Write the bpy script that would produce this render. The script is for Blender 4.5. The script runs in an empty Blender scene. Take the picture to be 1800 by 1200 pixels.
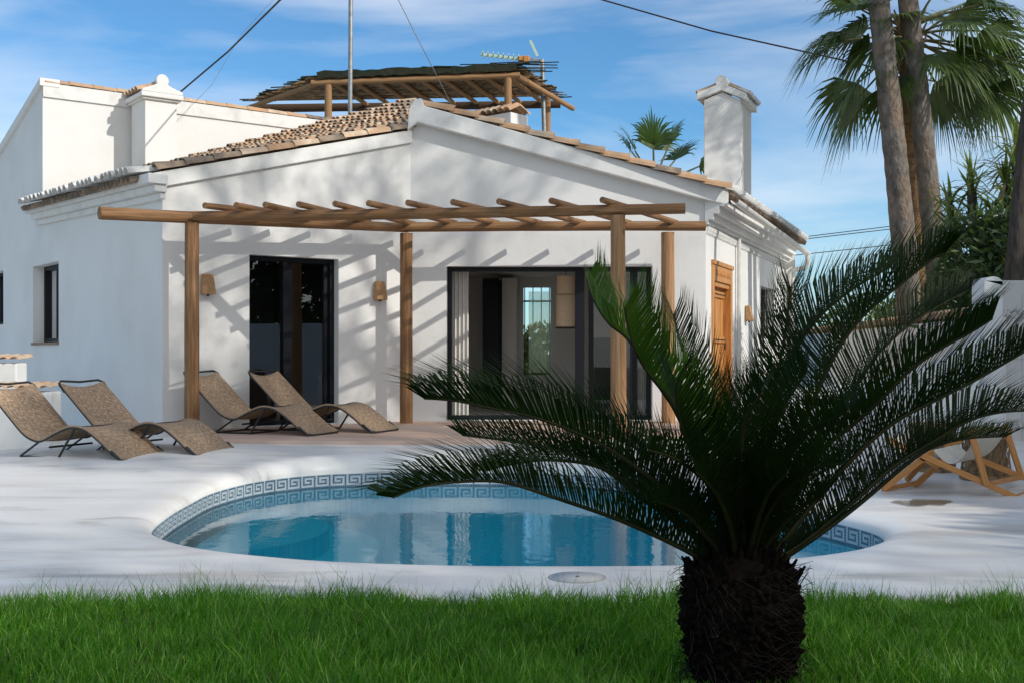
import bpy, math, random
import numpy as np
from mathutils import Vector, Matrix

random.seed(7); np.random.seed(7)
R = math.radians
sc = bpy.context.scene
COL = sc.collection

# ------------------------------------------------------------------ camera
cam_d = bpy.data.cameras.new('camera'); cam = bpy.data.objects.new('camera', cam_d)
COL.objects.link(cam)
CZ, FPX, HY = 1.1, 2000.0, 620.0
cam.location = (0, 0, CZ); cam.rotation_euler = (R(90), 0, 0)
cam_d.sensor_width = 36.0; cam_d.lens = 36.0 * FPX / 1800.0
cam_d.shift_y = (HY - 600.0) / 1800.0
cam_d.clip_start = 0.05; cam_d.clip_end = 2000
sc.camera = cam
sc.render.resolution_x = 1024; sc.render.resolution_y = 682

# ------------------------------------------------------------------ sun + sky
SUN = Vector((-1.5, 1.0, -1.13)).normalized()
sl = bpy.data.lights.new('sun', 'SUN'); sl.energy = 2.65; sl.angle = R(0.6); sl.color = (1.0, 0.955, 0.88)
so = bpy.data.objects.new('sun', sl); COL.objects.link(so)
so.rotation_euler = SUN.to_track_quat('-Z', 'Y').to_euler(); so.location = (20, -12, 18)

W = bpy.data.worlds.new('World'); sc.world = W; W.use_nodes = True
nt = W.node_tree; nt.nodes.clear()
def N(t, typ, **kw):
    n = t.nodes.new(typ)
    for k, v in kw.items():
        if hasattr(n, k): setattr(n, k, v)
    return n
out = N(nt, 'ShaderNodeOutputWorld'); bg = N(nt, 'ShaderNodeBackground')
sky = N(nt, 'ShaderNodeTexSky'); sky.sky_type = 'NISHITA'; sky.sun_disc = False
sky.sun_elevation = math.asin(-SUN.z); sky.sun_rotation = R(123.7)
sky.air_density = 1.0; sky.dust_density = 0.25; sky.ozone_density = 2.6
tint = N(nt, 'ShaderNodeMixRGB', blend_type='MULTIPLY'); tint.inputs[0].default_value = 1
tint.inputs[2].default_value = (0.53, 0.88, 1.08, 1)
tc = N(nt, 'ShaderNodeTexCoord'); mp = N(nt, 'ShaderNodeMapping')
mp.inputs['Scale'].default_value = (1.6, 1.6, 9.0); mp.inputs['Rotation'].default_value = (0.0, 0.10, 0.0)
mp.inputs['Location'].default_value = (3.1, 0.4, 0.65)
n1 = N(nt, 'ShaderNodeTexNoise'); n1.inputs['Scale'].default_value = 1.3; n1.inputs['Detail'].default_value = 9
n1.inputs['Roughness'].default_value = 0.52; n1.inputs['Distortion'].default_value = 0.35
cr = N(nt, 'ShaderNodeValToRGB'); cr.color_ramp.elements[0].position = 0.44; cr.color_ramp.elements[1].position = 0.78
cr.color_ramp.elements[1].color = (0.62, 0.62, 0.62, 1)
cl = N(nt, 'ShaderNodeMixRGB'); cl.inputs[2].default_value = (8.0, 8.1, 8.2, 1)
bg.inputs['Strength'].default_value = 0.115
L = nt.links.new
L(sky.outputs[0], tint.inputs[1]); L(tint.outputs[0], cl.inputs[1])
L(tc.outputs['Generated'], mp.inputs[0]); L(mp.outputs[0], n1.inputs[0]); L(n1.outputs[0], cr.inputs[0])
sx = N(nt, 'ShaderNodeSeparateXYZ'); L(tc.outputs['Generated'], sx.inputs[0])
mr = N(nt, 'ShaderNodeMapRange'); mr.inputs['From Min'].default_value = -0.1; mr.inputs['From Max'].default_value = 1.1; mr.inputs['To Min'].default_value = 0.0; mr.inputs['To Max'].default_value = 0.80  # unseen white cloud added behind and right of the camera as neutral fill light
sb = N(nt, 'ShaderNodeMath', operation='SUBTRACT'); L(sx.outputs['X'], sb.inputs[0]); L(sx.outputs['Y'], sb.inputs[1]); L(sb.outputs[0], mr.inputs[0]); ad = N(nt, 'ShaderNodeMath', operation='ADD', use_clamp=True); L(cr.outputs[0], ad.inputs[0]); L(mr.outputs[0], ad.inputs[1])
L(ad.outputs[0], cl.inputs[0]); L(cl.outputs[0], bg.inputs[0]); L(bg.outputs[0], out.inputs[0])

sc.view_settings.view_transform = 'Standard'; sc.view_settings.look = 'None'
sc.view_settings.exposure = 0.25; sc.view_settings.gamma = 1
sc.cycles.max_bounces = 10; sc.cycles.transparent_max_bounces = 24
sc.cycles.sample_clamp_indirect = 6

# ------------------------------------------------------------------ helpers
def P(x, y, Y):
    return Vector(((x - 900.0) * Y / FPX, Y, CZ - (y - HY) * Y / FPX))

class MB:
    def __init__(s): s.v = []; s.f = []; s.uv = []; s.m = []; s.sm = []
    def add(s, vs, fs, uvs=None, m=0, smooth=False):
        b = len(s.v); s.v += [tuple(p) for p in vs]
        for i, f in enumerate(fs):
            s.f.append([b + k for k in f]); s.m.append(m); s.sm.append(smooth)
            s.uv += (uvs[i] if uvs else [(0.0, 0.0)] * len(f))
        return s
    def box(s, c, h, rot=None, m=0):
        c = Vector(c); M = rot if rot is not None else Matrix.Identity(3)
        vs = [c + M @ Vector((sx * h[0], sy * h[1], sz * h[2])) for sx in (-1, 1) for sy in (-1, 1) for sz in (-1, 1)]
        fs = [(0,1,3,2),(4,6,7,5),(0,4,5,1),(2,3,7,6),(0,2,6,4),(1,5,7,3)]
        return s.add(vs, fs, m=m)
    def bar(s, a, b, w, t, up=(0, 0, 1), m=0):
        a = Vector(a); b = Vector(b); d = (b - a); l = d.length; d.normalize()
        sd = d.cross(Vector(up))
        if sd.length < 1e-4: sd = d.cross(Vector((0, 1, 0)))
        sd.normalize(); u = sd.cross(d)
        vs = []; 
        for p in (a, b):
            for (x, y) in ((-1,-1),(1,-1),(1,1),(-1,1)): vs.append(p + sd * x * w / 2 + u * y * t / 2)
        fs = [(0,1,2,3),(7,6,5,4),(0,4,5,1),(1,5,6,2),(2,6,7,3),(3,7,4,0)]
        uv = [[(0,0)]*4]*2 + [[(0, k*.3), (l, k*.3), (l, k*.3+w), (0, k*.3+w)] for k in range(4)]
        return s.add(vs, fs, uv, m=m)
    def tube(s, pts, r, n=10, cap=True, m=0, jit=0.0, u0=0.0):
        pts = [Vector(p) for p in pts]
        if not hasattr(r, '__len__'): r = [r] * len(pts)
        t0 = (pts[1] - pts[0]).normalized()
        ref = Vector((0, 0, 1)) if abs(t0.z) < 0.9 else Vector((1, 0, 0))
        a = t0.cross(ref).normalized(); vs = []; ls = [u0]
        for i in range(1, len(pts)): ls.append(ls[-1] + (pts[i] - pts[i-1]).length)
        for i, p in enumerate(pts):
            t = (pts[min(i+1, len(pts)-1)] - pts[max(i-1, 0)]).normalized()
            a = (a - t * a.dot(t)).normalized(); b = t.cross(a)
            for k in range(n):
                an = 2 * math.pi * k / n; rr = r[i] * (1 + random.uniform(-jit, jit))
                vs.append(p + (a * math.cos(an) + b * math.sin(an)) * rr)
        fs = []; uv = []
        for i in range(len(pts) - 1):
            for k in range(n):
                k2 = (k + 1) % n
                fs.append((i*n+k, i*n+k2, (i+1)*n+k2, (i+1)*n+k))
                uv.append([(ls[i], k/n), (ls[i], (k+1)/n), (ls[i+1], (k+1)/n), (ls[i+1], k/n)])
        s.add(vs, fs, uv, m=m, smooth=True)
        if cap:
            for o, e in ((0, 0), (1, (len(pts)-1)*n)):
                f = [e + k for k in range(n)]
                if o == 0: f = f[::-1]
                s.add([vs[q] for q in f], [tuple(range(n))], m=m)
        return s
    def prism(s, poly, o, ex, ez, n, th, m=0):
        """poly in (a, z) of a wall frame, extruded th against the outward normal n"""
        o = Vector(o); ex = Vector(ex); ez = Vector(ez); n = Vector(n); k = len(poly)
        fr = [o + ex * a + ez * z for a, z in poly]; bk = [p - n * th for p in fr]
        fs = [tuple(range(k)), tuple(range(2*k-1, k-1, -1))] + [((i+1) % k, i, k+i, k+(i+1) % k) for i in range(k)]
        return s.add(fr + bk, fs, m=m)
    def lathe(s, c, prof, n=24, m=0, jit=0):
        c = Vector(c); vs = []; fs = []; uv = []
        for r, z in prof:
            for k in range(n):
                an = 2*math.pi*k/n; rr = r * (1 + random.uniform(-jit, jit))
                vs.append(c + Vector((rr*math.cos(an), rr*math.sin(an), z)))
        for i in range(len(prof)-1):
            for k in range(n):
                k2 = (k+1) % n; fs.append((i*n+k, i*n+k2, (i+1)*n+k2, (i+1)*n+k))
                uv.append([(k/n, prof[i][1]), ((k+1)/n, prof[i][1]), ((k+1)/n, prof[i+1][1]), (k/n, prof[i+1][1])])
        s.add(vs, fs, uv, m=m, smooth=True)
        s.add([vs[k] for k in range(n)][::-1], [tuple(range(n))], m=m)
        s.add([vs[(len(prof)-1)*n+k] for k in range(n)], [tuple(range(n))], m=m)
        return s
    def build(s, name, mat, parent=None, bevel=0.0):
        me = bpy.data.meshes.new(name); me.from_pydata([tuple(v) for v in s.v], [], s.f)
        mats = mat if isinstance(mat, (list, tuple)) else [mat]
        for q in mats: me.materials.append(q)
        me.polygons.foreach_set('material_index', s.m); me.polygons.foreach_set('use_smooth', s.sm)
        ul = me.uv_layers.new(name='UVMap'); ul.data.foreach_set('uv', [c for p in s.uv for c in p])
        me.update()
        o = bpy.data.objects.new(name, me); COL.objects.link(o)
        if parent is not None: attach(o, parent)
        if bevel > 0:
            b = o.modifiers.new('bevel', 'BEVEL'); b.width = bevel; b.segments = 2; b.limit_method = 'ANGLE'; b.angle_limit = R(40)
        return o

def attach(o, parent):
    o.parent = parent
    if parent.type == 'EMPTY': o.matrix_parent_inverse = Matrix.LocRotScale(parent.location, parent.rotation_euler, parent.scale).inverted()

def empty(name, loc, rz=0.0):
    o = bpy.data.objects.new(name, None); COL.objects.link(o); o.location = loc; o.rotation_euler = (0, 0, rz)
    o.empty_display_size = 0.2
    return o
def tag(o, label=None, cat=None, group=None, kind=None):
    if label: o['label'] = label
    if cat: o['category'] = cat
    if group: o['group'] = group
    if kind: o['kind'] = kind
    return o
def thing(name, loc, label, cat, group=None, rz=0.0):
    return tag(empty(name, loc, rz), label, cat, group)
KIDS = {}
def copy_tree(o, parent=None):
    c = o.copy(); COL.objects.link(c)
    if parent is not None: c.parent = parent
    for ch in [q for q in list(COL.objects) if q.parent == o]: copy_tree(ch, c)
    return c

# ------------------------------------------------------------------ materials
def mat(name, col, rough=0.7, spec=0.4, var=None, scale=5.0, bump=0.0, bscale=40.0, coord='Object', stretch=None,
        var2=None, scale2=1.0, detail=6, metal=0.0, lo=0.35, hi=0.68, transl=0.0, bdist=0.01):
    m = bpy.data.materials.new(name); m.use_nodes = True; t = m.node_tree; b = t.nodes['Principled BSDF']
    lk = t.links.new
    b.inputs['Base Color'].default_value = (*col, 1); b.inputs['Roughness'].default_value = rough
    b.inputs['Specular IOR Level'].default_value = spec; b.inputs['Metallic'].default_value = metal
    tcn = t.nodes.new('ShaderNodeTexCoord'); mpn = t.nodes.new('ShaderNodeMapping')
    lk(tcn.outputs[coord], mpn.inputs[0])
    if stretch: mpn.inputs['Scale'].default_value = stretch
    last = None
    if var:
        n = t.nodes.new('ShaderNodeTexNoise'); n.inputs['Scale'].default_value = scale; n.inputs['Detail'].default_value = detail
        r = t.nodes.new('ShaderNodeValToRGB'); r.color_ramp.elements[0].position = lo; r.color_ramp.elements[1].position = hi
        r.color_ramp.elements[0].color = (*col, 1); r.color_ramp.elements[1].color = (*var, 1)
        lk(mpn.outputs[0], n.inputs[0]); lk(n.outputs[0], r.inputs[0]); last = r.outputs[0]
        if var2:
            n2 = t.nodes.new('ShaderNodeTexNoise'); n2.inputs['Scale'].default_value = scale2; n2.inputs['Detail'].default_value = 5
            r2 = t.nodes.new('ShaderNodeValToRGB'); r2.color_ramp.elements[0].position = 0.48; r2.color_ramp.elements[1].position = 0.72
            mx = t.nodes.new('ShaderNodeMixRGB'); mx.inputs[2].default_value = (*var2, 1)
            lk(mpn.outputs[0], n2.inputs[0]); lk(n2.outputs[0], r2.inputs[0]); lk(r2.outputs[0], mx.inputs[0])
            lk(last, mx.inputs[1]); last = mx.outputs[0]
        lk(last, b.inputs['Base Color'])
    if bump > 0:
        nb = t.nodes.new('ShaderNodeTexNoise'); nb.inputs['Scale'].default_value = bscale; nb.inputs['Detail'].default_value = 6
        bp = t.nodes.new('ShaderNodeBump'); bp.inputs['Strength'].default_value = bump; bp.inputs['Distance'].default_value = bdist
        lk(mpn.outputs[0], nb.inputs[0]); lk(nb.outputs[0], bp.inputs['Height']); lk(bp.outputs[0], b.inputs['Normal'])
    if transl > 0:
        o = t.nodes['Material Output']; tr = t.nodes.new('ShaderNodeBsdfTranslucent'); ms = t.nodes.new('ShaderNodeMixShader')
        ms.inputs[0].default_value = transl; tr.inputs[0].default_value = (col[0]*2.2, col[1]*2.2, col[2]*1.2, 1)
        lk(b.outputs[0], ms.inputs[1]); lk(tr.outputs[0], ms.inputs[2]); lk(ms.outputs[0], o.inputs[0])
    return m

M = {}
M['plaster'] = mat('white_plaster', (0.78, 0.775, 0.75), 0.85, 0.25, var=(0.72, 0.715, 0.69), scale=1.3, bump=0.45, bscale=5, var2=(0.80, 0.795, 0.775), scale2=0.6, bdist=0.016)
M['plaster_old'] = mat('weathered_white_plaster', (0.76, 0.755, 0.73), 0.9, 0.2, var=(0.60, 0.585, 0.55), scale=4, bump=0.5, bscale=11, lo=0.5, hi=0.85, bdist=0.012)
M['interior'] = mat('interior_paint', (0.84, 0.80, 0.75), 0.9, 0.2, var=(0.80, 0.76, 0.71), scale=2)
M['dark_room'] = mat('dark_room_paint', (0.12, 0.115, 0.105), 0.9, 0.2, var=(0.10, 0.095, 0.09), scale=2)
M['black_metal'] = mat('black_aluminium', (0.008, 0.010, 0.013), 0.5, 0.2, var=(0.011, 0.013, 0.017), scale=20)
M['black_tube'] = mat('black_steel_tube', (0.012, 0.014, 0.016), 0.4, 0.5, var=(0.03, 0.03, 0.03), scale=30)
M['grey_metal'] = mat('galvanised_steel', (0.36, 0.36, 0.35), 0.45, 0.5, var=(0.24, 0.24, 0.23), scale=12, metal=0.6)
M['white_metal'] = mat('white_painted_metal', (0.72, 0.71, 0.68), 0.45, 0.4, var=(0.6, 0.58, 0.55), scale=8)
M['clay'] = mat('clay_tile', (0.56, 0.33, 0.18), 0.9, 0.15, var=(0.40, 0.28, 0.19), scale=5, bump=0.7, bscale=35, var2=(0.55, 0.40, 0.27), scale2=2.6)
M['clay_dark'] = mat('lichen_clay_tile', (0.32, 0.25, 0.19), 0.95, 0.1, var=(0.13, 0.11, 0.09), scale=7, bump=0.8, bscale=35, var2=(0.42, 0.31, 0.22), scale2=4)
M['clay_pale'] = mat('pale_clay_tile', (0.66, 0.51, 0.36), 0.9, 0.15, var=(0.48, 0.37, 0.27), scale=9, bump=0.6, bscale=35, var2=(0.60, 0.30, 0.14), scale2=3)
M['tile_white'] = mat('whitewashed_tile', (0.70, 0.69, 0.66), 0.85, 0.2, var=(0.34, 0.31, 0.27), scale=9, bump=0.7, bscale=30, lo=0.48, hi=0.8)
M['log'] = mat('treated_pine_log', (0.27, 0.135, 0.055), 0.62, 0.3, var=(0.17, 0.085, 0.036), scale=3.0, coord='UV', stretch=(0.8, 7, 1), bump=0.5, bscale=12, var2=(0.38, 0.22, 0.11), scale2=2.0)
M['log_sunlit'] = mat('sunlit_pine_log', (0.44, 0.245, 0.11), 0.6, 0.3, var=(0.28, 0.145, 0.065), scale=3.0, coord='UV', stretch=(0.8, 7, 1), bump=0.5, bscale=12, var2=(0.48, 0.30, 0.16), scale2=2.2)  # lighter log colour carries the sunlit look of the right posts
M['log_end'] = mat('log_end_grain', (0.34, 0.20, 0.10), 0.8, 0.2, var=(0.16, 0.085, 0.04), scale=30)
M['door_wood'] = mat('honey_door_wood', (0.60, 0.27, 0.075), 0.5, 0.35, var=(0.42, 0.17, 0.045), scale=5, stretch=(8, 8, 0.7), bump=0.4, bscale=14, var2=(0.66, 0.33, 0.11), scale2=3)
M['chair_wood'] = mat('orange_teak', (0.58, 0.27, 0.085), 0.5, 0.35, var=(0.44, 0.19, 0.055), scale=4, coord='UV', stretch=(1.5, 14, 1), bump=0.2, bscale=20)
M['iron'] = mat('dark_iron', (0.03, 0.025, 0.02), 0.6, 0.4, var=(0.05, 0.04, 0.03), scale=30)
M['canvas'] = mat('cream_canvas', (0.68, 0.63, 0.54), 0.9, 0.1, var=(0.62, 0.57, 0.48), scale=8, bump=0.3, bscale=200)
M['straw'] = mat('dried_straw', (0.36, 0.24, 0.14), 0.9, 0.15, var=(0.18, 0.115, 0.065), scale=26, stretch=(3, 3, 0.4), bump=1.0, bscale=60, var2=(0.46, 0.33, 0.2), scale2=9)
M['sconce'] = mat('rattan_sconce', (0.50, 0.30, 0.15), 0.8, 0.2, var=(0.38, 0.21, 0.10), scale=40, bump=0.6, bscale=90)
M['lamp_shade'] = mat('linen_lamp_shade', (0.85, 0.64, 0.45), 0.9, 0.1, var=(0.80, 0.60, 0.42), scale=20)
M['curtain'] = mat('white_sheer_curtain', (0.72, 0.70, 0.66), 0.9, 0.1, var=(0.66, 0.64, 0.60), scale=5, transl=0.0)
M['reed'] = mat('weathered_reed', (0.40, 0.27, 0.15), 0.9, 0.1, var=(0.12, 0.08, 0.05), scale=9, bump=0.4)
M['green_net'] = mat('dark_shade_net', (0.022, 0.034, 0.022), 0.9, 0.1, var=(0.05, 0.045, 0.03), scale=12, bump=0.5)
M['roof_wood'] = mat('roof_pergola_timber', (0.40, 0.23, 0.11), 0.7, 0.2, var=(0.26, 0.14, 0.065), scale=3, coord='UV', stretch=(1, 8, 1))
M['roof_wood_dark'] = mat('roof_pergola_dark_timber', (0.10, 0.06, 0.035), 0.8, 0.2, var=(0.06, 0.035, 0.02), scale=3, coord='UV', stretch=(1, 8, 1))
M['cable'] = mat('dark_cable', (0.03, 0.022, 0.022), 0.6, 0.3, var=(0.04, 0.03, 0.03), scale=3)
M['antenna_green'] = mat('pale_green_plastic', (0.42, 0.60, 0.50), 0.5, 0.4, var=(0.5, 0.62, 0.55), scale=5)
M['antenna_orange'] = mat('orange_plastic', (0.62, 0.28, 0.07), 0.5, 0.4, var=(0.5, 0.2, 0.05), scale=8)
M['palm_trunk'] = mat('palm_bark', (0.23, 0.205, 0.18), 0.95, 0.1, var=(0.10, 0.085, 0.07), scale=7, stretch=(1.6, 1.6, 0.9), bump=1.0, bscale=14, var2=(0.27, 0.19, 0.13), scale2=2.3, bdist=0.04)
M['palm_trunk_tan'] = mat('tan_palm_bark', (0.36, 0.23, 0.12), 0.95, 0.1, var=(0.20, 0.12, 0.065), scale=7, stretch=(1, 1, 3), bump=1.0, bscale=14, var2=(0.17, 0.10, 0.055), scale2=1.2, bdist=0.03)
M['bark'] = mat('grey_bark', (0.10, 0.085, 0.07), 0.95, 0.1, var=(0.05, 0.042, 0.035), scale=8, stretch=(3, 3, 0.7), bump=1.0, bscale=20)
M['fan_leaf'] = mat('fan_palm_leaf', (0.05, 0.085, 0.022), 0.5, 0.4, var=(0.14, 0.20, 0.05), scale=2.2, transl=0.28, var2=(0.03, 0.055, 0.018), scale2=3.0)
M['fan_dry'] = mat('dry_palm_leaf', (0.26, 0.21, 0.13), 0.8, 0.1, var=(0.15, 0.12, 0.08), scale=4, transl=0.1)
M['petiole'] = mat('palm_petiole', (0.12, 0.15, 0.05), 0.5, 0.35, var=(0.16, 0.12, 0.05), scale=4)
M['cyc_leaf'] = mat('cycad_leaf', (0.007, 0.018, 0.004), 0.55, 0.2, var=(0.020, 0.048, 0.007), scale=2.5, transl=0.28)
M['cyc_sunlit'] = mat('sunlit_cycad_leaf', (0.035, 0.085, 0.010), 0.45, 0.35, var=(0.085, 0.16, 0.016), scale=2.5, transl=0.42)  # brighter green puts the sunlit patches into the leaf colour of two fronds
M['cyc_rachis'] = mat('cycad_stalk', (0.018, 0.026, 0.008), 0.6, 0.2, var=(0.045, 0.040, 0.014), scale=6)
M['cyc_trunk'] = mat('cycad_trunk_scales', (0.006, 0.005, 0.004), 0.95, 0.03, var=(0.014, 0.010, 0.008), scale=9, bump=1.0, bscale=50)
M['leaf'] = mat('oleander_leaf', (0.08, 0.13, 0.04), 0.4, 0.5, var=(0.20, 0.25, 0.10), scale=1.7, transl=0.25, var2=(0.03, 0.05, 0.02), scale2=1.1)
M['leaf_dark'] = mat('dark_tree_leaf', (0.035, 0.06, 0.02), 0.5, 0.3, var=(0.07, 0.10, 0.03), scale=1.3, transl=0.2)
M['yucca'] = mat('yucca_leaf', (0.13, 0.19, 0.05), 0.5, 0.3, var=(0.27, 0.30, 0.11), scale=6, transl=0.2)
M['grass'] = mat('lawn_grass', (0.055, 0.19, 0.008), 0.42, 0.4, var=(0.11, 0.30, 0.012), scale=2.5, transl=0.35, var2=(0.13, 0.28, 0.035), scale2=16)
M['grass_light'] = mat('light_lawn_grass', (0.22, 0.42, 0.05), 0.4, 0.5, var=(0.32, 0.48, 0.09), scale=9, transl=0.35)
M['grass_dry'] = mat('straw_coloured_grass', (0.13, 0.13, 0.065), 0.7, 0.2, var=(0.07, 0.09, 0.03), scale=6, transl=0.2)
M['soil'] = mat('lawn_soil', (0.022, 0.040, 0.010), 0.95, 0.1, var=(0.035, 0.03, 0.015), scale=12, bump=0.6)
M['field'] = mat('dry_ground', (0.14, 0.13, 0.08), 0.95, 0.1, var=(0.09, 0.10, 0.05), scale=0.3)
M['stone'] = mat('pink_sandstone', (0.62, 0.44, 0.34), 0.8, 0.25, var=(0.48, 0.33, 0.25), scale=1.4, stretch=(0.6, 2.5, 1), bump=0.3, bscale=12, var2=(0.68, 0.54, 0.44), scale2=0.8)
M['sill'] = mat('clay_sill', (0.34, 0.23, 0.16), 0.8, 0.2, var=(0.28, 0.18, 0.12), scale=12)
M['tile_pale'] = mat('pale_wall_tile', (0.62, 0.61, 0.58), 0.35, 0.45, var=(0.58, 0.57, 0.54), scale=3)
M['tile_band'] = mat('grey_pattern_tile', (0.34, 0.34, 0.33), 0.5, 0.3, var=(0.60, 0.59, 0.56), scale=42, detail=2, lo=0.46, hi=0.54)
M['grout'] = mat('tile_grout', (0.44, 0.43, 0.41), 0.8, 0.2)
M['mosaic_white'] = mat('white_mosaic', (0.62, 0.68, 0.70), 0.2, 0.5, var=(0.50, 0.60, 0.66), scale=20)
M['mosaic_blue'] = mat('navy_mosaic', (0.06, 0.125, 0.19), 0.25, 0.4, var=(0.14, 0.22, 0.29), scale=30)
M['mosaic_grout'] = mat('mosaic_grout', (0.52, 0.57, 0.59), 0.7, 0.2)
M['lid'] = mat('skimmer_lid_plastic', (0.60, 0.585, 0.56), 0.5, 0.35, var=(0.54, 0.52, 0.5), scale=20)

def knots(m):
    t = m.node_tree; b = t.nodes['Principled BSDF']; lk = t.links.new; src = b.inputs['Base Color'].links[0].from_socket
    tcn = t.nodes.new('ShaderNodeTexCoord'); mpn = t.nodes.new('ShaderNodeMapping'); mpn.inputs['Scale'].default_value = (2.6, 3.0, 1)
    v = t.nodes.new('ShaderNodeTexVoronoi'); v.inputs['Scale'].default_value = 1.0; r = t.nodes.new('ShaderNodeValToRGB')
    r.color_ramp.elements[0].position = 0.03; r.color_ramp.elements[0].color = (.85, .85, .85, 1); r.color_ramp.elements[1].position = 0.13; r.color_ramp.elements[1].color = (0, 0, 0, 1)
    mx = t.nodes.new('ShaderNodeMixRGB'); mx.inputs[2].default_value = (0.07, 0.035, 0.018, 1)
    lk(tcn.outputs['UV'], mpn.inputs[0]); lk(mpn.outputs[0], v.inputs[0]); lk(v.outputs['Distance'], r.inputs[0]); lk(r.outputs[0], mx.inputs[0]); lk(src, mx.inputs[1])
    n = t.nodes.new('ShaderNodeTexNoise'); mp2 = t.nodes.new('ShaderNodeMapping'); mp2.inputs['Scale'].default_value = (0.5, 26, 1); n.inputs['Scale'].default_value = 2; n.inputs['Detail'].default_value = 3
    r2 = t.nodes.new('ShaderNodeValToRGB'); r2.color_ramp.elements[0].position = 0.64; r2.color_ramp.elements[1].position = 0.70; mx2 = t.nodes.new('ShaderNodeMixRGB'); mx2.inputs[2].default_value = (0.045, 0.024, 0.014, 1)
    lk(tcn.outputs['UV'], mp2.inputs[0]); lk(mp2.outputs[0], n.inputs[0]); lk(n.outputs[0], r2.inputs[0]); lk(r2.outputs[0], mx2.inputs[0]); lk(mx.outputs[0], mx2.inputs[1]); lk(mx2.outputs[0], b.inputs['Base Color'])
knots(M['log']); knots(M['log_sunlit'])
def deck_mat():
    m = bpy.data.materials.new('polished_microcement'); m.use_nodes = True; t = m.node_tree; b = t.nodes['Principled BSDF']; lk = t.links.new
    tcn = t.nodes.new('ShaderNodeTexCoord'); mpn = t.nodes.new('ShaderNodeMapping'); mpn.inputs['Scale'].default_value = (0.55, 2.4, 1); mpn.inputs['Rotation'].default_value = (0, 0, 0.25)
    lk(tcn.outputs['Object'], mpn.inputs[0])
    n = t.nodes.new('ShaderNodeTexNoise'); n.inputs['Scale'].default_value = 1.1; n.inputs['Detail'].default_value = 8; n.inputs['Roughness'].default_value = 0.62; n.inputs['Distortion'].default_value = 0.8
    r = t.nodes.new('ShaderNodeValToRGB'); e = r.color_ramp.elements
    e[0].position = 0.32; e[0].color = (0.52, 0.485, 0.43, 1); e[1].position = 0.62; e[1].color = (0.84, 0.82, 0.78, 1)
    q = r.color_ramp.elements.new(0.44); q.color = (0.79, 0.765, 0.72, 1)
    lk(mpn.outputs[0], n.inputs[0]); lk(n.outputs[0], r.inputs[0])
    n2 = t.nodes.new('ShaderNodeTexNoise'); n2.inputs['Scale'].default_value = 0.55; n2.inputs['Detail'].default_value = 7; n2.inputs['Distortion'].default_value = 1.2
    r2 = t.nodes.new('ShaderNodeValToRGB'); r2.color_ramp.elements[0].position = 0.53; r2.color_ramp.elements[1].position = 0.72; r2.color_ramp.elements[1].color = (0.55, 0.55, 0.55, 1)
    mx = t.nodes.new('ShaderNodeMixRGB'); mx.inputs[2].default_value = (0.52, 0.45, 0.37, 1)
    lk(mpn.outputs[0], n2.inputs[0]); lk(n2.outputs[0], r2.inputs[0]); lk(r2.outputs[0], mx.inputs[0]); lk(r.outputs[0], mx.inputs[1]); lk(mx.outputs[0], b.inputs['Base Color'])
    n3 = t.nodes.new('ShaderNodeTexNoise'); n3.inputs['Scale'].default_value = 2.0; n3.inputs['Detail'].default_value = 5
    mr = t.nodes.new('ShaderNodeMapRange'); mr.inputs['To Min'].default_value = 0.18; mr.inputs['To Max'].default_value = 0.55
    lk(mpn.outputs[0], n3.inputs[0]); lk(n3.outputs[0], mr.inputs[0]); lk(mr.outputs[0], b.inputs['Roughness'])
    bp = t.nodes.new('ShaderNodeBump'); bp.inputs['Strength'].default_value = 0.25; bp.inputs['Distance'].default_value = 0.012
    lk(n3.outputs[0], bp.inputs['Height']); lk(bp.outputs[0], b.inputs['Normal'])
    b.inputs['Specular IOR Level'].default_value = 0.35
    return m
M['deck'] = deck_mat()

def glass_mat(name, tintc, refl=1.0, ior=1.5, bump=0.0, bscale=6, stretch=None, rough=0.0):
    m = bpy.data.materials.new(name); m.use_nodes = True; t = m.node_tree; t.nodes.clear(); lk = t.links.new
    o = t.nodes.new('ShaderNodeOutputMaterial'); mx = t.nodes.new('ShaderNodeMixShader'); tr = t.nodes.new('ShaderNodeBsdfTransparent'); gl = t.nodes.new('ShaderNodeBsdfGlossy')
    fr = t.nodes.new('ShaderNodeFresnel'); fr.inputs[0].default_value = ior; gl.inputs['Roughness'].default_value = rough
    tr.inputs[0].default_value = (*tintc, 1); ml = t.nodes.new('ShaderNodeMath'); ml.operation = 'MULTIPLY'; ml.inputs[1].default_value = refl
    lk(fr.outputs[0], ml.inputs[0]); lk(ml.outputs[0], mx.inputs[0]); lk(tr.outputs[0], mx.inputs[1]); lk(gl.outputs[0], mx.inputs[2]); lk(mx.outputs[0], o.inputs[0])
    if bump > 0:
        tcn = t.nodes.new('ShaderNodeTexCoord'); mpn = t.nodes.new('ShaderNodeMapping')
        if stretch: mpn.inputs['Scale'].default_value = stretch
        n = t.nodes.new('ShaderNodeTexNoise'); n.inputs['Scale'].default_value = bscale; n.inputs['Detail'].default_value = 3
        bp = t.nodes.new('ShaderNodeBump'); bp.inputs['Strength'].default_value = bump; bp.inputs['Distance'].default_value = 0.01
        lk(tcn.outputs['Object'], mpn.inputs[0]); lk(mpn.outputs[0], n.inputs[0]); lk(n.outputs[0], bp.inputs['Height'])
        lk(bp.outputs[0], gl.inputs['Normal'])
    return m
M['glass'] = glass_mat('window_glass', (0.88, 0.91, 0.91), refl=1.4)
M['sheer'] = mat('sheer_curtain', (0.75, 0.74, 0.72), 0.9, 0.1, var=(0.68, 0.67, 0.65), scale=5, transl=0.5)
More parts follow.
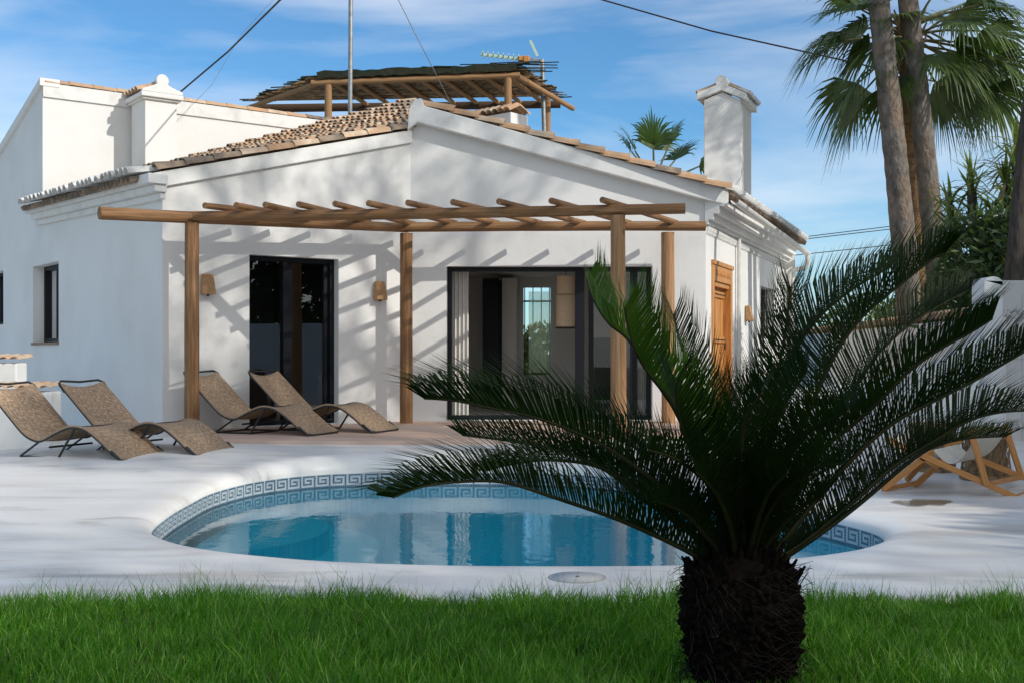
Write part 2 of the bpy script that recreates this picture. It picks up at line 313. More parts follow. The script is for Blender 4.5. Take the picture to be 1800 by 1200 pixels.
t_ = M['sheer'].node_tree; o_n = t_.nodes['Material Output']; s_ = o_n.inputs[0].links[0].from_socket; ms_ = t_.nodes.new('ShaderNodeMixShader'); tp_n = t_.nodes.new('ShaderNodeBsdfTransparent')
ms_.inputs[0].default_value = 0.5; t_.links.new(s_, ms_.inputs[1]); t_.links.new(tp_n.outputs[0], ms_.inputs[2]); t_.links.new(ms_.outputs[0], o_n.inputs[0])
M['glass_mirror'] = glass_mat('reflective_glass', (0.80, 0.84, 0.84), refl=2.6)
M['water'] = glass_mat('pool_water', (0.56, 1.0, 1.0), refl=1.0, ior=1.33, bump=0.16, bscale=9, stretch=(1, 0.7, 1))
M['puddle'] = glass_mat('puddle_water', (0.86, 0.78, 0.66), refl=0.9, ior=1.33)

def mosaic_mat():
    m = bpy.data.materials.new('light_blue_mosaic'); m.use_nodes = True; t = m.node_tree; b = t.nodes['Principled BSDF']; lk = t.links.new
    tcn = t.nodes.new('ShaderNodeTexCoord'); br = t.nodes.new('ShaderNodeTexBrick'); br.offset = 0.0; br.inputs['Scale'].default_value = 28
    br.inputs['Color1'].default_value = (0.14, 0.76, 0.92, 1); br.inputs['Color2'].default_value = (0.24, 0.86, 0.97, 1); br.inputs['Mortar'].default_value = (0.5, 0.8, 0.88, 1)
    br.inputs['Mortar Size'].default_value = 0.03; br.inputs['Brick Width'].default_value = 0.7; br.inputs['Row Height'].default_value = 0.7
    lk(tcn.outputs['Object'], br.inputs[0]); lk(br.outputs[0], b.inputs['Base Color']); b.inputs['Roughness'].default_value = 0.4
    return m
M['mosaic'] = mosaic_mat()

def weave_mat():
    m = bpy.data.materials.new('brown_rattan_weave'); m.use_nodes = True; t = m.node_tree; b = t.nodes['Principled BSDF']; lk = t.links.new
    tcn = t.nodes.new('ShaderNodeTexCoord')
    w1 = t.nodes.new('ShaderNodeTexWave'); w1.inputs['Scale'].default_value = 22; w1.bands_direction = 'X'; w1.inputs['Distortion'].default_value = 1.2; w1.inputs['Detail'].default_value = 2
    n = t.nodes.new('ShaderNodeTexNoise'); n.inputs['Scale'].default_value = 38; n.inputs['Detail'].default_value = 4
    r = t.nodes.new('ShaderNodeValToRGB'); e = r.color_ramp.elements; e[0].position = 0.36; e[0].color = (0.33, 0.215, 0.125, 1); e[1].position = 0.68; e[1].color = (0.66, 0.50, 0.35, 1)
    q = e.new(0.5); q.color = (0.47, 0.32, 0.20, 1)
    mx = t.nodes.new('ShaderNodeMixRGB'); mx.blend_type = 'MULTIPLY'; mx.inputs[0].default_value = 0.3
    lk(tcn.outputs['UV'], w1.inputs[0]); lk(tcn.outputs['UV'], n.inputs[0]); lk(n.outputs[0], r.inputs[0]); lk(r.outputs[0], mx.inputs[1]); lk(w1.outputs[0], mx.inputs[2])
    lk(mx.outputs[0], b.inputs['Base Color']); b.inputs['Roughness'].default_value = 0.7
    bp = t.nodes.new('ShaderNodeBump'); bp.inputs['Strength'].default_value = 0.8; bp.inputs['Distance'].default_value = 0.006
    lk(w1.outputs[0], bp.inputs['Height']); lk(bp.outputs[0], b.inputs['Normal'])
    return m
M['weave'] = weave_mat()

# ------------------------------------------------------------------ ground, deck, pool
TZ = 0.16
def sstep(a, b, x):
    t = max(0.0, min(1.0, (x - a) / (b - a))); return t * t * (3 - 2 * t)
def zdeck(x, y):
    return 0.125 * sstep(9.0, 12.2, y) * sstep(-6.5, -3.8, x) + 0.004 * math.sin(x * 1.3 + y) * sstep(6, 8, y)

b = MB(); b.add([(-400, -60, -0.06), (400, -60, -0.06), (400, 900, -0.06), (-400, 900, -0.06), (-13.9, -5.9, -0.06), (13.9, -5.9, -0.06), (13.9, 29.5, -0.06), (-13.9, 29.5, -0.06)], [(0, 1, 5, 4), (1, 2, 6, 5), (2, 3, 7, 6), (3, 0, 4, 7)])
tag(b.build('ground', M['field']), 'flat dry ground reaching away behind the house and garden', None, kind='structure')
b = MB(); nx, ny = 60, 14
for j in range(ny + 1):
    for i in range(nx + 1):
        x = -14 + 28 * i / nx; y = -6 + 11.1 * j / ny
        b.v.append((x, y, -0.03 + 0.012 * math.sin(x * 2.1) * math.cos(y * 1.7)))
for j in range(ny):
    for i in range(nx):
        a = j * (nx + 1) + i; b.f.append([a, a + 1, a + nx + 2, a + nx + 1]); b.m.append(0); b.sm.append(True); b.uv += [(0, 0)] * 4
tag(b.build('lawn', M['soil']), 'soil of the lawn under the grass', None, kind='structure')

pool_pts = [(-2.33,7.35),(-2.05,6.85),(-1.7,6.5),(-1.3,6.27),(-.9,6.12),(-.3,6.02),(.3,6.0),(.9,6.03),(1.3,6.13),(1.65,6.30),(1.98,6.55),
            (2.25,6.92),(2.35,7.35),(2.2,7.9),(1.9,8.5),(1.58,9.2),(1.3,9.9),(.95,10.7),(.4,11.05),(-.4,11.15),(-1.2,11.15),(-1.85,10.95),(-2.3,10.4),(-2.5,9.6),(-2.5,8.8),(-2.45,8.05)]
def catmull(pts, per):
    o = []; n = len(pts)
    for i in range(n):
        p0, p1, p2, p3 = [Vector(pts[(i + k) % n]) for k in (-1, 0, 1, 2)]
        for k in range(per):
            t = k / per
            o.append(0.5 * ((2*p1) + (-p0+p2)*t + (2*p0-5*p1+4*p2-p3)*t*t + (-p0+3*p1-3*p2+p3)*t*t*t))
    return o
outl = catmull(pool_pts, 12); NP = len(outl)
nrm = []
for i in range(NP):
    d = (outl[(i+1) % NP] - outl[i-1]).normalized(); nrm.append(Vector((d.y, -d.x)))
WZ = -0.195; LZ = -0.07
# deck rings
pc = Vector((-0.1, 8.4)); X0, X1, Y0, Y1 = -16.0, 16.0, 5.1, 30.0
outer = []
for p in outl:
    d = (p - pc).normalized(); ts = []
    if d.x > 1e-6: ts.append((X1 - pc.x) / d.x)
    if d.x < -1e-6: ts.append((X0 - pc.x) / d.x)
    if d.y > 1e-6: ts.append((Y1 - pc.y) / d.y)
    if d.y < -1e-6: ts.append((Y0 - pc.y) / d.y)
    outer.append(pc + d * min(ts))
b = MB(); offs = [0.0, 0.004, 0.012, 0.028, 0.05, 0.08, 0.12, 0.17, 0.24, 0.32, 0.42]
rings = []
for k, of in enumerate(offs):
    fr = math.sqrt(max(0, 1 - (1 - min(1, of / 0.15)) ** 2))
    ring = []
    for i in range(NP):
        q = outl[i] + nrm[i] * of; z1 = zdeck(q.x, q.y); ring.append((q.x, q.y, LZ + (z1 - LZ) * fr + 0.006 * math.exp(-((of - .24) / .07) ** 2)))
    rings.append(ring)
base = [Vector(p[:2]) for p in rings[-1]]
for k in range(1, 41):
    t = (k / 40) ** 1.8; ring = []
    for i in range(NP):
        q = base[i].lerp(outer[i], t); ring.append((q.x, q.y, zdeck(q.x, q.y)))
    rings.append(ring)
rings.append([(p[0], p[1], -.3) for p in rings[-1]])
b.v = [p for r_ in rings for p in r_]
for k in range(len(rings) - 1):
    for i in range(NP):
        j = (i + 1) % NP; b.f.append([k*NP+i, (k+1)*NP+i, (k+1)*NP+j, k*NP+j]); b.m.append(0); b.sm.append(True); b.uv += [(0, 0)] * 4
tag(b.build('pool_deck', M['deck']), 'off-white polished cement deck around the pool', None, kind='structure')

pool = thing('swimming_pool', (0, 8.5, 0), 'kidney shaped swimming pool with blue water and a Greek key mosaic band', 'swimming pool')
b = MB(); vs = []
for z in (WZ - .02, -0.5, -0.85, -1.1):
    for i in range(NP):
        q = outl[i] + nrm[i] * (-0.0 if z > -0.7 else -0.12 if z > -1.2 else -0.35); vs.append((q.x, q.y, z))
fs = [(k*NP+i, k*NP+(i+1) % NP, (k+1)*NP+(i+1) % NP, (k+1)*NP+i) for k in range(3) for i in range(NP)]
b.add(vs, fs, smooth=True); b.add([vs[3*NP+i] for i in range(NP)], [tuple(range(NP))])
# broad shallow steps at the left end
for k, (rr, zz) in enumerate(((1.5, -0.40), (1.0, -0.24))):
    c = Vector((-2.2, 8.6)); ring = []
    for i in range(25):
        a = -math.pi/2 + math.pi * i / 24; ring.append((c.x + rr*math.cos(a)*0.8, c.y + rr*math.sin(a)))
    n_ = len(ring)
    b.add([(x, y, zz) for x, y in ring] + [(x, y, -1.4) for x, y in ring], [tuple(range(n_))] + [(i+1, i, n_+i, n_+i+1) for i in range(n_-1)])
b.build('basin', M['mosaic'], pool)
b = MB(); b.add([(p.x, p.y, LZ) for p in outl] + [(p.x, p.y, WZ - .02) for p in outl], [(i, (i+1) % NP, NP+(i+1) % NP, NP+i) for i in range(NP)]); b.build('rim_band', M['mosaic_grout'], pool)
# key pattern band
KEY = ['11111110', '10000010', '10111010', '10100010', '10111110', '10000000', '11111111']
b = MB(); per = [0.0]
for i in range(NP): per.append(per[-1] + (outl[(i+1) % NP] - outl[i]).length)
TOT = per[-1]; ncol = int(TOT / 0.0195); ncol -= ncol % 8
def at_len(l):
    l = l % TOT; i = 0; lo, hi = 0, NP
    while hi - lo > 1:
        mid = (lo + hi) // 2
        if per[mid] <= l: lo = mid
        else: hi = mid
    i = lo; t = (l - per[i]) / (per[i+1] - per[i]); p = outl[i].lerp(outl[(i+1) % NP], t); n_ = nrm[i].lerp(nrm[(i+1) % NP], t)
    return p, n_
step = TOT / ncol; zt = LZ - 0.004; rh = 0.0178
for c in range(ncol):
    p0, n0 = at_len(c * step + 0.0016); p1, n1_ = at_len((c + 1) * step - 0.0016)
    for r_ in range(7):
        za = zt - r_ * rh - 0.0016; zb = zt - (r_ + 1) * rh + 0.0016
        q = [(p0 - n0 * 0.004), (p1 - n1_ * 0.004)]
        b.add([(q[0].x, q[0].y, za), (q[1].x, q[1].y, za), (q[1].x, q[1].y, zb), (q[0].x, q[0].y, zb)], [(0, 1, 2, 3)], m=1 if KEY[r_][c % 8] == '1' else 0)
b.build('mosaic_band', [M['mosaic_white'], M['mosaic_blue']], pool)
b = MB(); b.add([(p.x, p.y, WZ) for p in [outl[i] - nrm[i]*0.001 for i in range(NP)]], [tuple(range(NP))])
tag(b.build('pool_water', M['water']), 'clear blue water filling the pool', None, kind='structure')

# stone terrace
tp = [(-3.62,13.3),(-3.45,12.55),(-3.2,12.28),(-2.6,12.2),(-1.8,12.16),(-1.0,12.18),(-.3,12.24),(.4,12.4),(1.2,12.7),(2.0,13.3),(2.6,14.2),(2.9,15.2),(2.72,15.9),(-1.4,15.9),(-1.5,15.78),(-4.0,13.88)]
b = MB(); n_ = len(tp)
b.add([(x, y, TZ) for x, y in tp] + [(x, y, 0.0) for x, y in tp], [tuple(range(n_))] + [((i+1) % n_, i, n_+i, n_+(i+1) % n_) for i in range(n_)])
tag(b.build('terrace', M['stone'], bevel=0.012), 'pinkish stone terrace under the pergola', None, kind='structure')

# ------------------------------------------------------------------ house
EZ = Vector((0, 0, 1))
O = Vector((-4.21, 13.7, 0)); U = Vector((.8, .6, 0)); WV = Vector((-.6, .8, 0)); NF = Vector((.6, -.8, 0)); NL = Vector((-.8, -.6, 0))
Cc = Vector((-1.41, 15.8, 0)); Cr = Vector((2.686, 15.8, 0)); SD = Vector((.406, 1, 0)).normalized(); NS = Vector((SD.y, -SD.x, 0))
house = thing('house', (0, 18, 0), 'white single storey villa with clay tile roofs, chimneys and black framed doors', 'house')
def wall(name, pieces, o, ex, n, th=0.3, m='plaster', parent=None):
    bb = MB()
    for poly in pieces: bb.prism(poly, o, ex, EZ, n, th)
    return bb.build(name, M[m], parent or house)
zl = lambda s: 3.22 + .262 * s
# left wing front (3.5 m): door s 1.117..2.38, z TZ..2.34
wall('wall', [[(0, -.1), (1.117, -.1), (1.117, zl(1.117)), (0, zl(0))], [(2.38, -.1), (3.5, -.1), (3.5, zl(3.5)), (2.38, zl(2.38))],
              [(1.117, 2.34), (2.38, 2.34), (2.38, zl(2.38)), (1.117, zl(1.117))], [(1.117, -.1), (2.38, -.1), (2.38, TZ + .01), (1.117, TZ + .01)]], O, U, NF)
# left wall, t along WV; windows t 4.44..5.92 z 1.26..2.49 ; t 7.9..8.9 z 1.6..2.55 ; wall height 3.3 till 5.34, then taller shed end
zt_ = lambda t: 5.30 - (t - 5.34) * 0.26
LW = [[(0.3, -.1), (4.44, -.1), (4.44, 3.25), (0.3, 3.25)], [(0.3, 3.25), (5.34, 3.25), (5.34, 3.42)], [(4.44, 2.49), (5.92, 2.49), (5.92, 3.25), (5.34, 3.25), (4.44, 3.25)], [(4.44, -.1), (5.92, -.1), (5.92, 1.26), (4.44, 1.26)],
      [(5.92, -.1), (7.9, -.1), (7.9, 3.25), (5.92, 3.25)], [(7.9, -.1), (8.9, -.1), (8.9, 1.6), (7.9, 1.6)], [(7.9, 2.55), (8.9, 2.55), (8.9, 3.25), (7.9, 3.25)],
      [(8.9, -.1), (12, -.1), (12, 3.25), (8.9, 3.25)], [(5.34, 3.25), (12, 3.25), (12, zt_(12)), (5.34, zt_(5.34))]]
wall('wall', LW, O, WV, NL)
# tall block front wall (parallel to the left wing front)
TB = O + WV * 5.34
wall('wall', [[(0.3, 3.0), (7.2, 3.0), (7.2, 5.32), (0.3, 5.32)]], TB, U, NF)
b = MB(); b.prism([(0, 5.14), (7.2, 5.14), (7.2, 5.36), (0, 5.36)], TB + NF * .03, U, EZ, NF, 0.06)
b.prism([(5.3, zt_(5.3) + .0), (12, zt_(12)), (12, zt_(12) + .16), (5.3, zt_(5.3) + .12)], O + NL * .05, WV, EZ, NL, 0.3)
b.build('parapet_band', M['plaster_old'], house)
# front gable wall: door X -.909..1.951 ; z TZ..2.30
XD0, XD1 = (785-900)*.0079, (1147-900)*.0079
zg = lambda x: 4.42 - .272 * (x + 1.406)
wall('wall', [[(0, -.1), (XD0+1.41, -.1), (XD0+1.41, zg(XD0)), (0, zg(-1.41))], [(XD1+1.41, -.1), (4.096, -.1), (4.096, zg(2.686)), (XD1+1.41, zg(XD1))],
              [(XD0+1.41, 2.30), (XD1+1.41, 2.30), (XD1+1.41, zg(XD1)), (XD0+1.41, zg(XD0))], [(XD0+1.41, -.1), (XD1+1.41, -.1), (XD1+1.41, TZ+.008), (XD0+1.41, TZ+.008)]], Cc, Vector((1, 0, 0)), Vector((0, -1, 0)), 0.32)
# side wall, a along SD scaled: a_len = a*1.0793 ; door a .34..1.665 ; window 4.09..5.39
K = 1.0793
SW = [[(.35, -.1), (.37, -.1), (.37, 3.2), (.35, 3.2)], [(.37, 2.40), (1.80, 2.40), (1.80, 3.2), (.37, 3.2)], [(1.80, -.1), (4.41, -.1), (4.41, 3.2), (1.80, 3.2)],
      [(4.41, 2.27), (5.82, 2.27), (5.82, 3.2), (4.41, 3.2)], [(4.41, -.1), (5.82, -.1), (5.82, 1.35), (4.41, 1.35)], [(5.82, -.1), (7.19, -.1), (7.19, 3.2), (5.82, 3.2)]]
SW[0] = [(.0, -.1), (.37, -.1), (.37, 3.2), (.0, 3.2)]
b = MB()
for k, poly in enumerate(SW): b.prism(poly, Cr + NS * .002, SD, EZ, NS, 0.30 if k else 0.28)
b.build('wall', M['plaster'], house)
# rear closure of the wing
b = MB(); b.box((4.0, 22.6, 1.5), (1.6, .1, 1.65)); b.build('wall', M['plaster'], house)

# verge bands
b = MB()
b.prism([(-.12, zl(0) - .16), (3.5, zl(3.5) - .13), (3.5, zl(3.5) + .05), (-.12, zl(-.12) + .06)], O + NF * .055, U, EZ, NF, 0.22)
b.build('verge', M['plaster_old'], house, bevel=0.01)
b = MB(); zz = lambda x: 4.52 - .272 * (x + 1.30)
b.prism([(-1.44, 4.16), (-1.30, 4.27), (2.42, zz(2.42) - .24), (2.98, zz(2.98) - .23), (2.98, zz(2.98) - .02), (-1.20, zz(-1.20)), (-1.26, 4.60), (-1.34, 4.58), (-1.42, 4.45)], Vector((0, 15.8 - .15, 0)), Vector((1, 0, 0)), EZ, Vector((0, -1, 0)), 0.36)
b.build('verge', M['plaster_old'], house, bevel=0.012)

# cornices
b = MB()
for k, (pr, z0, z1) in enumerate(((.07, 2.93, 3.01), (.15, 3.01, 3.10), (.24, 3.10, 3.22))):
    b.prism([(-.10 - pr*.4, z0), (5.5, z0 + .19), (5.5, z1 + .19), (-.10 - pr*.4, z1)], O + NL * pr, WV, EZ, NL, pr - .001)
b.build('cornice', M['plaster_old'], house, bevel=0.01)
b = MB()
for k, (pr, z0, z1) in enumerate(((.05, 2.88, 2.94), (.12, 2.94, 3.02), (.20, 3.02, 3.12), (.28, 3.12, 3.19))):
    b.prism([(-.05, z0), (7.25, z0), (7.25, z1), (-.05, z1)], Cr + NS * pr, SD, EZ, NS, pr - .004)
for k in range(74):
    s = .04 + k * .096; b.prism([(s, 2.76), (s + .05, 2.76), (s + .05, 2.81), (s, 2.81)], Cr + NS * .03, SD, EZ, NS, .027)
    b.prism([(s + .02, 2.81), (s + .085, 2.81), (s + .085, 2.86), (s + .02, 2.86)], Cr + NS * .036, SD, EZ, NS, .033)
b.build('cornice', M['plaster'], house)

# barrel tiles
def barrel(b, a, c, up, r0, r1, m=0, n=6, th=0.012, arc=math.pi, rotj=0.06):
    a = Vector(a); c = Vector(c); t = (c - a).normalized(); up = (Vector(up) - t * Vector(up).dot(t)).normalized(); sd = t.cross(up)
    vs = []; off = random.uniform(-rotj, rotj)
    for p, r in ((a, r0), (c, r1)):
        for rr in (r, r - th):
            for k in range(n + 1):
                an = (math.pi - arc) / 2 + arc * k / n + off; vs.append(p + sd * math.cos(an) * rr + up * math.sin(an) * rr)
    q = n + 1; fs = []
    for k in range(n):
        fs += [(k, k+1, 2*q+k+1, 2*q+k), (q+k+1, q+k, 3*q+k, 3*q+k+1), (k+1, k, q+k, q+k+1), (2*q+k, 2*q+k+1, 3*q+k+1, 3*q+k)]
    fs += [(0, 2*q, 3*q, q), (n, q+n, 3*q+n, 2*q+n)]
    b.add(vs, fs, m=m, smooth=False)
CL = [M['clay'], M['clay_dark'], M['clay_pale'], M['tile_white']]
def pick(w=(5, 3, 3)): return random.choices((0, 1, 2), w)[0]
# left roof surface: t in 0..5.34, s in -.35..smax(t)
def LR(s, t):
    z_v = 3.29 + .262 * s; z_b = 3.50 + .36 * s; f = t / 5.34
    p = O + U * s + WV * t; return Vector((p.x, p.y, z_v + (z_b - z_v) * f))
def smax(t): return 3.45 + (6.85 - 3.45) * t / 5.34
b = MB(); nn = 20; vs = []
for j in range(nn + 1):
    t = 5.33 * j / nn
    for i in range(nn + 1): 
        s = -.22 + (smax(t) + .22) * i / nn; v = LR(s, t); v.z -= .06; vs.append(v)
b.add(vs, [(j*(nn+1)+i, j*(nn+1)+i+1, (j+1)*(nn+1)+i+1, (j+1)*(nn+1)+i) for j in range(nn) for i in range(nn)], m=1)
b.build('roof', CL, house)
b = MB(); t = .10; row = 0
while t < 5.25:
    s = -.40 + random.uniform(-.02, .02)
    while s < smax(t):
        e = min(s + .40, smax(t) + .1)
        b_m = 3 if s < -.1 else pick((4, 4, 5))
        a = LR(s, t); c = LR(e, t); a.z += .035 + random.uniform(0, .012); c.z += .005
        barrel(b, a, c, (0, 0, 1), .088, .072, m=b_m)
        # channel tile between
        a2 = LR(s + .05, t + .1); c2 = LR(e, t + .1); a2.z += .0; c2.z -= .03
        barrel(b, a2, c2, (0, 0, -1), .082, .07, m=1 if s < -.1 else pick((2, 5, 2)))
        s += .34
    t += .195; row += 1
b.build('roof_tiles', CL, house)
# verge tiles along left front + parapet
b = MB(); s = -.1
while s < 3.3:
    a = LR(s, -.02); c = LR(s + .40, -.02); a.z += .02; c.z += .01; barrel(b, a, c, (0, 0, 1), .088, .072, m=random.choice((0, 1, 2, 2)) if s > .9 else 1); s += .36
b.build('verge_tiles', CL, house); b = MB()
s = 0.02
while s < 7.0:
    a = TB + U * s + NF * -.04 + EZ * 5.36; c = a + U * .40; barrel(b, a, c, (0, 0, 1), .09, .08, m=pick((4, 1, 4)), arc=math.pi * .9); s += .38
b.build('ridge_tiles', CL, house)
# right wing roof
RG = Vector((-1.30, 15.85, 4.55)); SDz = SD
EV = Vector((3.02, 15.66, 3.30)); RL = 7.3
b = MB(); g2 = RG + SD * 7.2; e2 = EV + SD * RL
b.add([RG - EZ*.08, EV - EZ*.08, e2 - EZ*.08, g2 - EZ*.08], [(0, 1, 2, 3)], m=1)
c2 = LR(6.85, 5.33); b.add([RG - EZ*.08, g2 - EZ*.08, c2 - EZ*.05, LR(3.5, 0.0) - EZ*.05], [(0, 1, 2, 3)], m=1)
b.build('roof', CL, house)
b = MB(); v = EV - RG; vl = v.length; vd = v.normalized(); k = 0.05
while k < RL:
    q = 0.0
    while q < vl - .1:
        hi = RG + SD * k + vd * q; lo = RG + SD * k + vd * min(q + .40, vl + .06); lo.z += .035; hi.z += .01
        barrel(b, lo, hi, (0, 0, 1), .088, .072, m=3 if q > vl - .75 else pick()); q += .35
    hi = RG + SD * (k + .1) + vd * (vl - .7); lo = RG + SD * (k + .1) + vd * (vl + .02)
    barrel(b, lo, hi - EZ*.02, (0, 0, -1), .08, .07, m=1)
    k += .195
# verge tiles visible above the front band
q = .12
while q < vl - .3:
    hi = RG + vd * q - SD * .05; lo = RG + vd * (q + .42) - SD * .05; lo.z += .03 + random.uniform(0, .01); hi.z += .0
    barrel(b, lo, hi, (0, 0, 1), .10, .08, m=pick((5, 2, 3))); q += .36
b.build('roof_tiles', CL, house)

# chimneys
def chimney(o, eu, ew, w, d, z0, z1, chev):
    o = Vector(o); eu = Vector(eu); ew = Vector(ew); mid = w / 2; R0 = .105; ov = .105 if chev else .085
    b = MB(); b.prism([(0, z0), (w, z0), (w, z1), (mid, z1 + (.14 if chev else .01)), (0, z1)], o, eu, EZ, -ew, d); ch = b.build('chimney', M['plaster'], house, bevel=.012)
    b = MB(); g = z1 - .02 if chev else z1 + .075; ap = z1 + .25 if chev else g + .13; kc = ap + (.045 if chev else .075)
    knob = [(mid + R0 * math.cos(a), kc + R0 * math.sin(a)) for a in [-.6 + (math.pi + 1.2) * k / 8 for k in range(9)]]
    if chev:
        prof = [(-ov, g + .01), (mid, g + .17), (w + ov, g + .01), (w + ov, g + .12)] + knob + [(-ov, g + .12)]
        b.prism(prof, o - ew * .07, eu, EZ, -ew, .14)
        b.prism([(w - .02, g + .01), (w + ov - .01, g + .01), (w + ov - .01, g + .11), (w - .02, g + .13)], o + ew * .072, eu, EZ, -ew, d - .02)
        b.prism([(-ov + .01, g + .01), (.02, g + .01), (.02, g + .13), (-ov + .01, g + .11)], o + ew * .072, eu, EZ, -ew, d - .02)
    else:
        b.prism([(-ov*.55, z1 - .035), (w + ov*.55, z1 - .035), (w + ov*.55, z1), (-ov*.55, z1)], o - ew * .045, eu, EZ, -ew, d + .09)
        b.prism([(-ov, z1), (w + ov, z1), (w + ov, g), (-ov, g)], o - ew * .085, eu, EZ, -ew, d + .17)
        b.prism([(-ov + .01, g + .001), (w + ov - .01, g + .001), (w + ov - .02, g + .04)] + knob + [(-ov + .02, g + .04)], o - ew * .08, eu, EZ, -ew, .09)
        b.prism([(0, g + .002), (w, g + .002), (mid, g + .14)], o + ew * .012, eu, EZ, -ew, d - .02)
    b.build('chimney_cap', M['plaster_old'], ch, bevel=.012)
    b = MB(); k = .12; e0 = g + (.13 if chev else .03); tp_ = ap + .02
    while k < d + .08:
        for sgn in (-1, 1):
            lo = o + eu * (mid + sgn * (w / 2 + ov + .02)) + ew * (k - .02) + EZ * e0; hi = o + eu * (mid + sgn * .05) + ew * (k - .02) + EZ * tp_
            md = lo.lerp(hi, .5); barrel(b, lo, md, (0, 0, 1), .072, .062, m=2 if sgn < 0 else 3); barrel(b, md - EZ*.012, hi, (0, 0, 1), .072, .062, m=pick())
        k += .15
    barrel(b, o + eu * mid + EZ * (tp_ + .02) + ew*.07, o + eu * mid + EZ * (tp_ + .02) + ew * (d + .06), (0, 0, 1), .085, .085, m=2)
    b.build('chimney_tiles', CL, ch)
chimney((-5.87, 18.20, 0), U, WV, .52, .66, 3.5, 5.19, False)
chimney((3.12, 18.5, 0), (1, 0, 0), SD, .60, .95, 3.2, 5.20, True)
# low tiled parapet behind the ridge
b = MB(); o_ = P(765, 232, 22.0); e_ = P(898, 232, 20.8); dd = (e_ - o_); 
ex = Vector((dd.x, dd.y, 0)).normalized(); LL = Vector((dd.x, dd.y, 0)).length; nn_ = Vector((ex.y, -ex.x, 0)); oz = Vector((o_.x, o_.y, 0))
b.prism([(0, 4.0), (LL, 4.0), (LL, 5.50), (0, 5.50)], oz, ex, EZ, nn_, .5); b.build('parapet', M['plaster_old'], house, bevel=.015)
b = MB(); q = 0.02
while q < LL:
    a = oz + ex * q + nn_ * .06 + EZ * 5.52; c = oz + ex * q - nn_ * .25 + EZ * 5.66; barrel(b, a, c, (0, 0, 1), .075, .065, m=pick((2, 4, 3)))
    c2_ = oz + ex * q - nn_ * .56 + EZ * 5.52; barrel(b, c2_, c, (0, 0, 1), .075, .065, m=pick((2, 4, 3))); q += .14
b.build('parapet_tiles', CL, house)

# gutter and downpipes
b = MB(); g0 = Cr + NS * .42 - SD * .06 + EZ * 3.19; g1 = Cr + NS * .42 + SD * 7.32 + EZ * 3.06
n_ = 8; gv = []
for p in (g0, g1):
    for k in range(n_ + 1):
        a = math.pi + math.pi * k / n_; gv.append(p + NS * math.cos(a) * .062 + EZ * math.sin(a) * .062)
    for k in range(n_ + 1):
        a = math.pi + math.pi * k / n_; gv.append(p + NS * math.cos(a) * .054 + EZ * math.sin(a) * .054)
q = n_ + 1
b.add(gv, [(k, k+1, 2*q+k+1, 2*q+k) for k in range(n_)] + [(q+k+1, q+k, 3*q+k, 3*q+k+1) for k in range(n_)] + [(0, 2*q, 3*q, q), (n_, q+n_, 3*q+n_, 2*q+n_)] + [(k+1, k, q+k, q+k+1) for k in range(n_)] + [(2*q+k, 2*q+k+1, 3*q+k+1, 3*q+k) for k in range(n_)])
for k in range(8):
    p = g0.lerp(g1, (k + .5) / 8); b.bar(p + NS * .066 + EZ*.004, p - NS * .135 + EZ * .012, .02, .005)
b.build('gutter', M['white_metal'], house)
b = MB(); p = g1 - SD * .05
b.tube([p - EZ*.04, p - EZ * .24, p - EZ * .30 - NS * .06, p - EZ * .33 - NS * .28, p - EZ * .40 - NS * .34, Vector((p.x, p.y, 0)) - NS * .34], .045, 10)
b.build('downpipe', M['white_metal'], house)
b = MB(); p = Cr + SD * 2.12 + NS * .06
b.tube([p + EZ * 2.9, p + EZ * 0.0], .032, 10); b.build('downpipe', M['white_metal'], house)

# framed glazing
def glazing(name, o, ex, n, w, z0, z1, mull, fw=.05, inset=.12, parent=house, glassmat='glass', g0=None):
    o = Vector(o); b = MB(); o2 = o - n * inset
    e = .002
    for a0, a1, y0, y1 in [(e, fw, z0+e, z1-e), (w - fw, w-e, z0+e, z1-e), (fw, w - fw, z1 - fw, z1-e), (fw, w - fw, z0+e, z0 + fw)]:
        b.prism([(a0, y0), (a1, y0), (a1, y1), (a0, y1)], o2, ex, EZ, n, .10)
    for mx_, mw, dz in mull:
        b.prism([(mx_ - mw/2, z0 + fw), (mx_ + mw/2, z0 + fw), (mx_ + mw/2, z1 - fw), (mx_ - mw/2, z1 - fw)], o2 - n * dz, ex, EZ, n, .045)
    fr_ = b.build(name, M['black_metal'], parent, bevel=.003)
    g = MB(); q = o2 - n * .055; ga = fw if g0 is None else g0
    g.add([q + ex * ga + EZ * (z0 + fw), q + ex * (w - fw) + EZ * (z0 + fw), q + ex * (w - fw) + EZ * (z1 - fw), q + ex * ga + EZ * (z1 - fw)], [(0, 1, 2, 3)])
    g.build('pane', M[glassmat], fr_)
    return fr_
glazing('sliding_door', O + U * 1.117, U, NF, 1.263, TZ + .01, 2.34, [(.56, .07, .0), (.63, .05, .03), (1.15, .05, .03)], fw=.06, glassmat='glass_mirror')
glazing('sliding_door', Cc + Vector((XD0 + 1.41, 0, 0)), Vector((1, 0, 0)), Vector((0, -1, 0)), XD1 - XD0, TZ + .008, 2.30, [(1.86, .13, .0), (2.02, .07, .02), (2.62, .10, .02)], fw=.06, inset=.16, g0=1.9)
glazing('window', O + WV * 4.44, WV, NL, 1.48, 1.26, 2.49, [(.74, .06, .0)], fw=.07, inset=.17)
glazing('window', O + WV * 7.9, WV, NL, 1.0, 1.6, 2.55, [(.5, .06, .0)], fw=.06, inset=.16)
glazing('window', Cr + SD * 4.41, SD, NS, 1.41, 1.35, 2.27, [(.7, .06, .0)], fw=.06, inset=.18)
b = MB(); b.prism([(4.42, 1.225), (5.94, 1.225), (5.94, 1.262), (4.42, 1.262)], O + NL * .03, WV, EZ, NL, .2); b.build('window_sill', M['sill'], house)
b = MB()
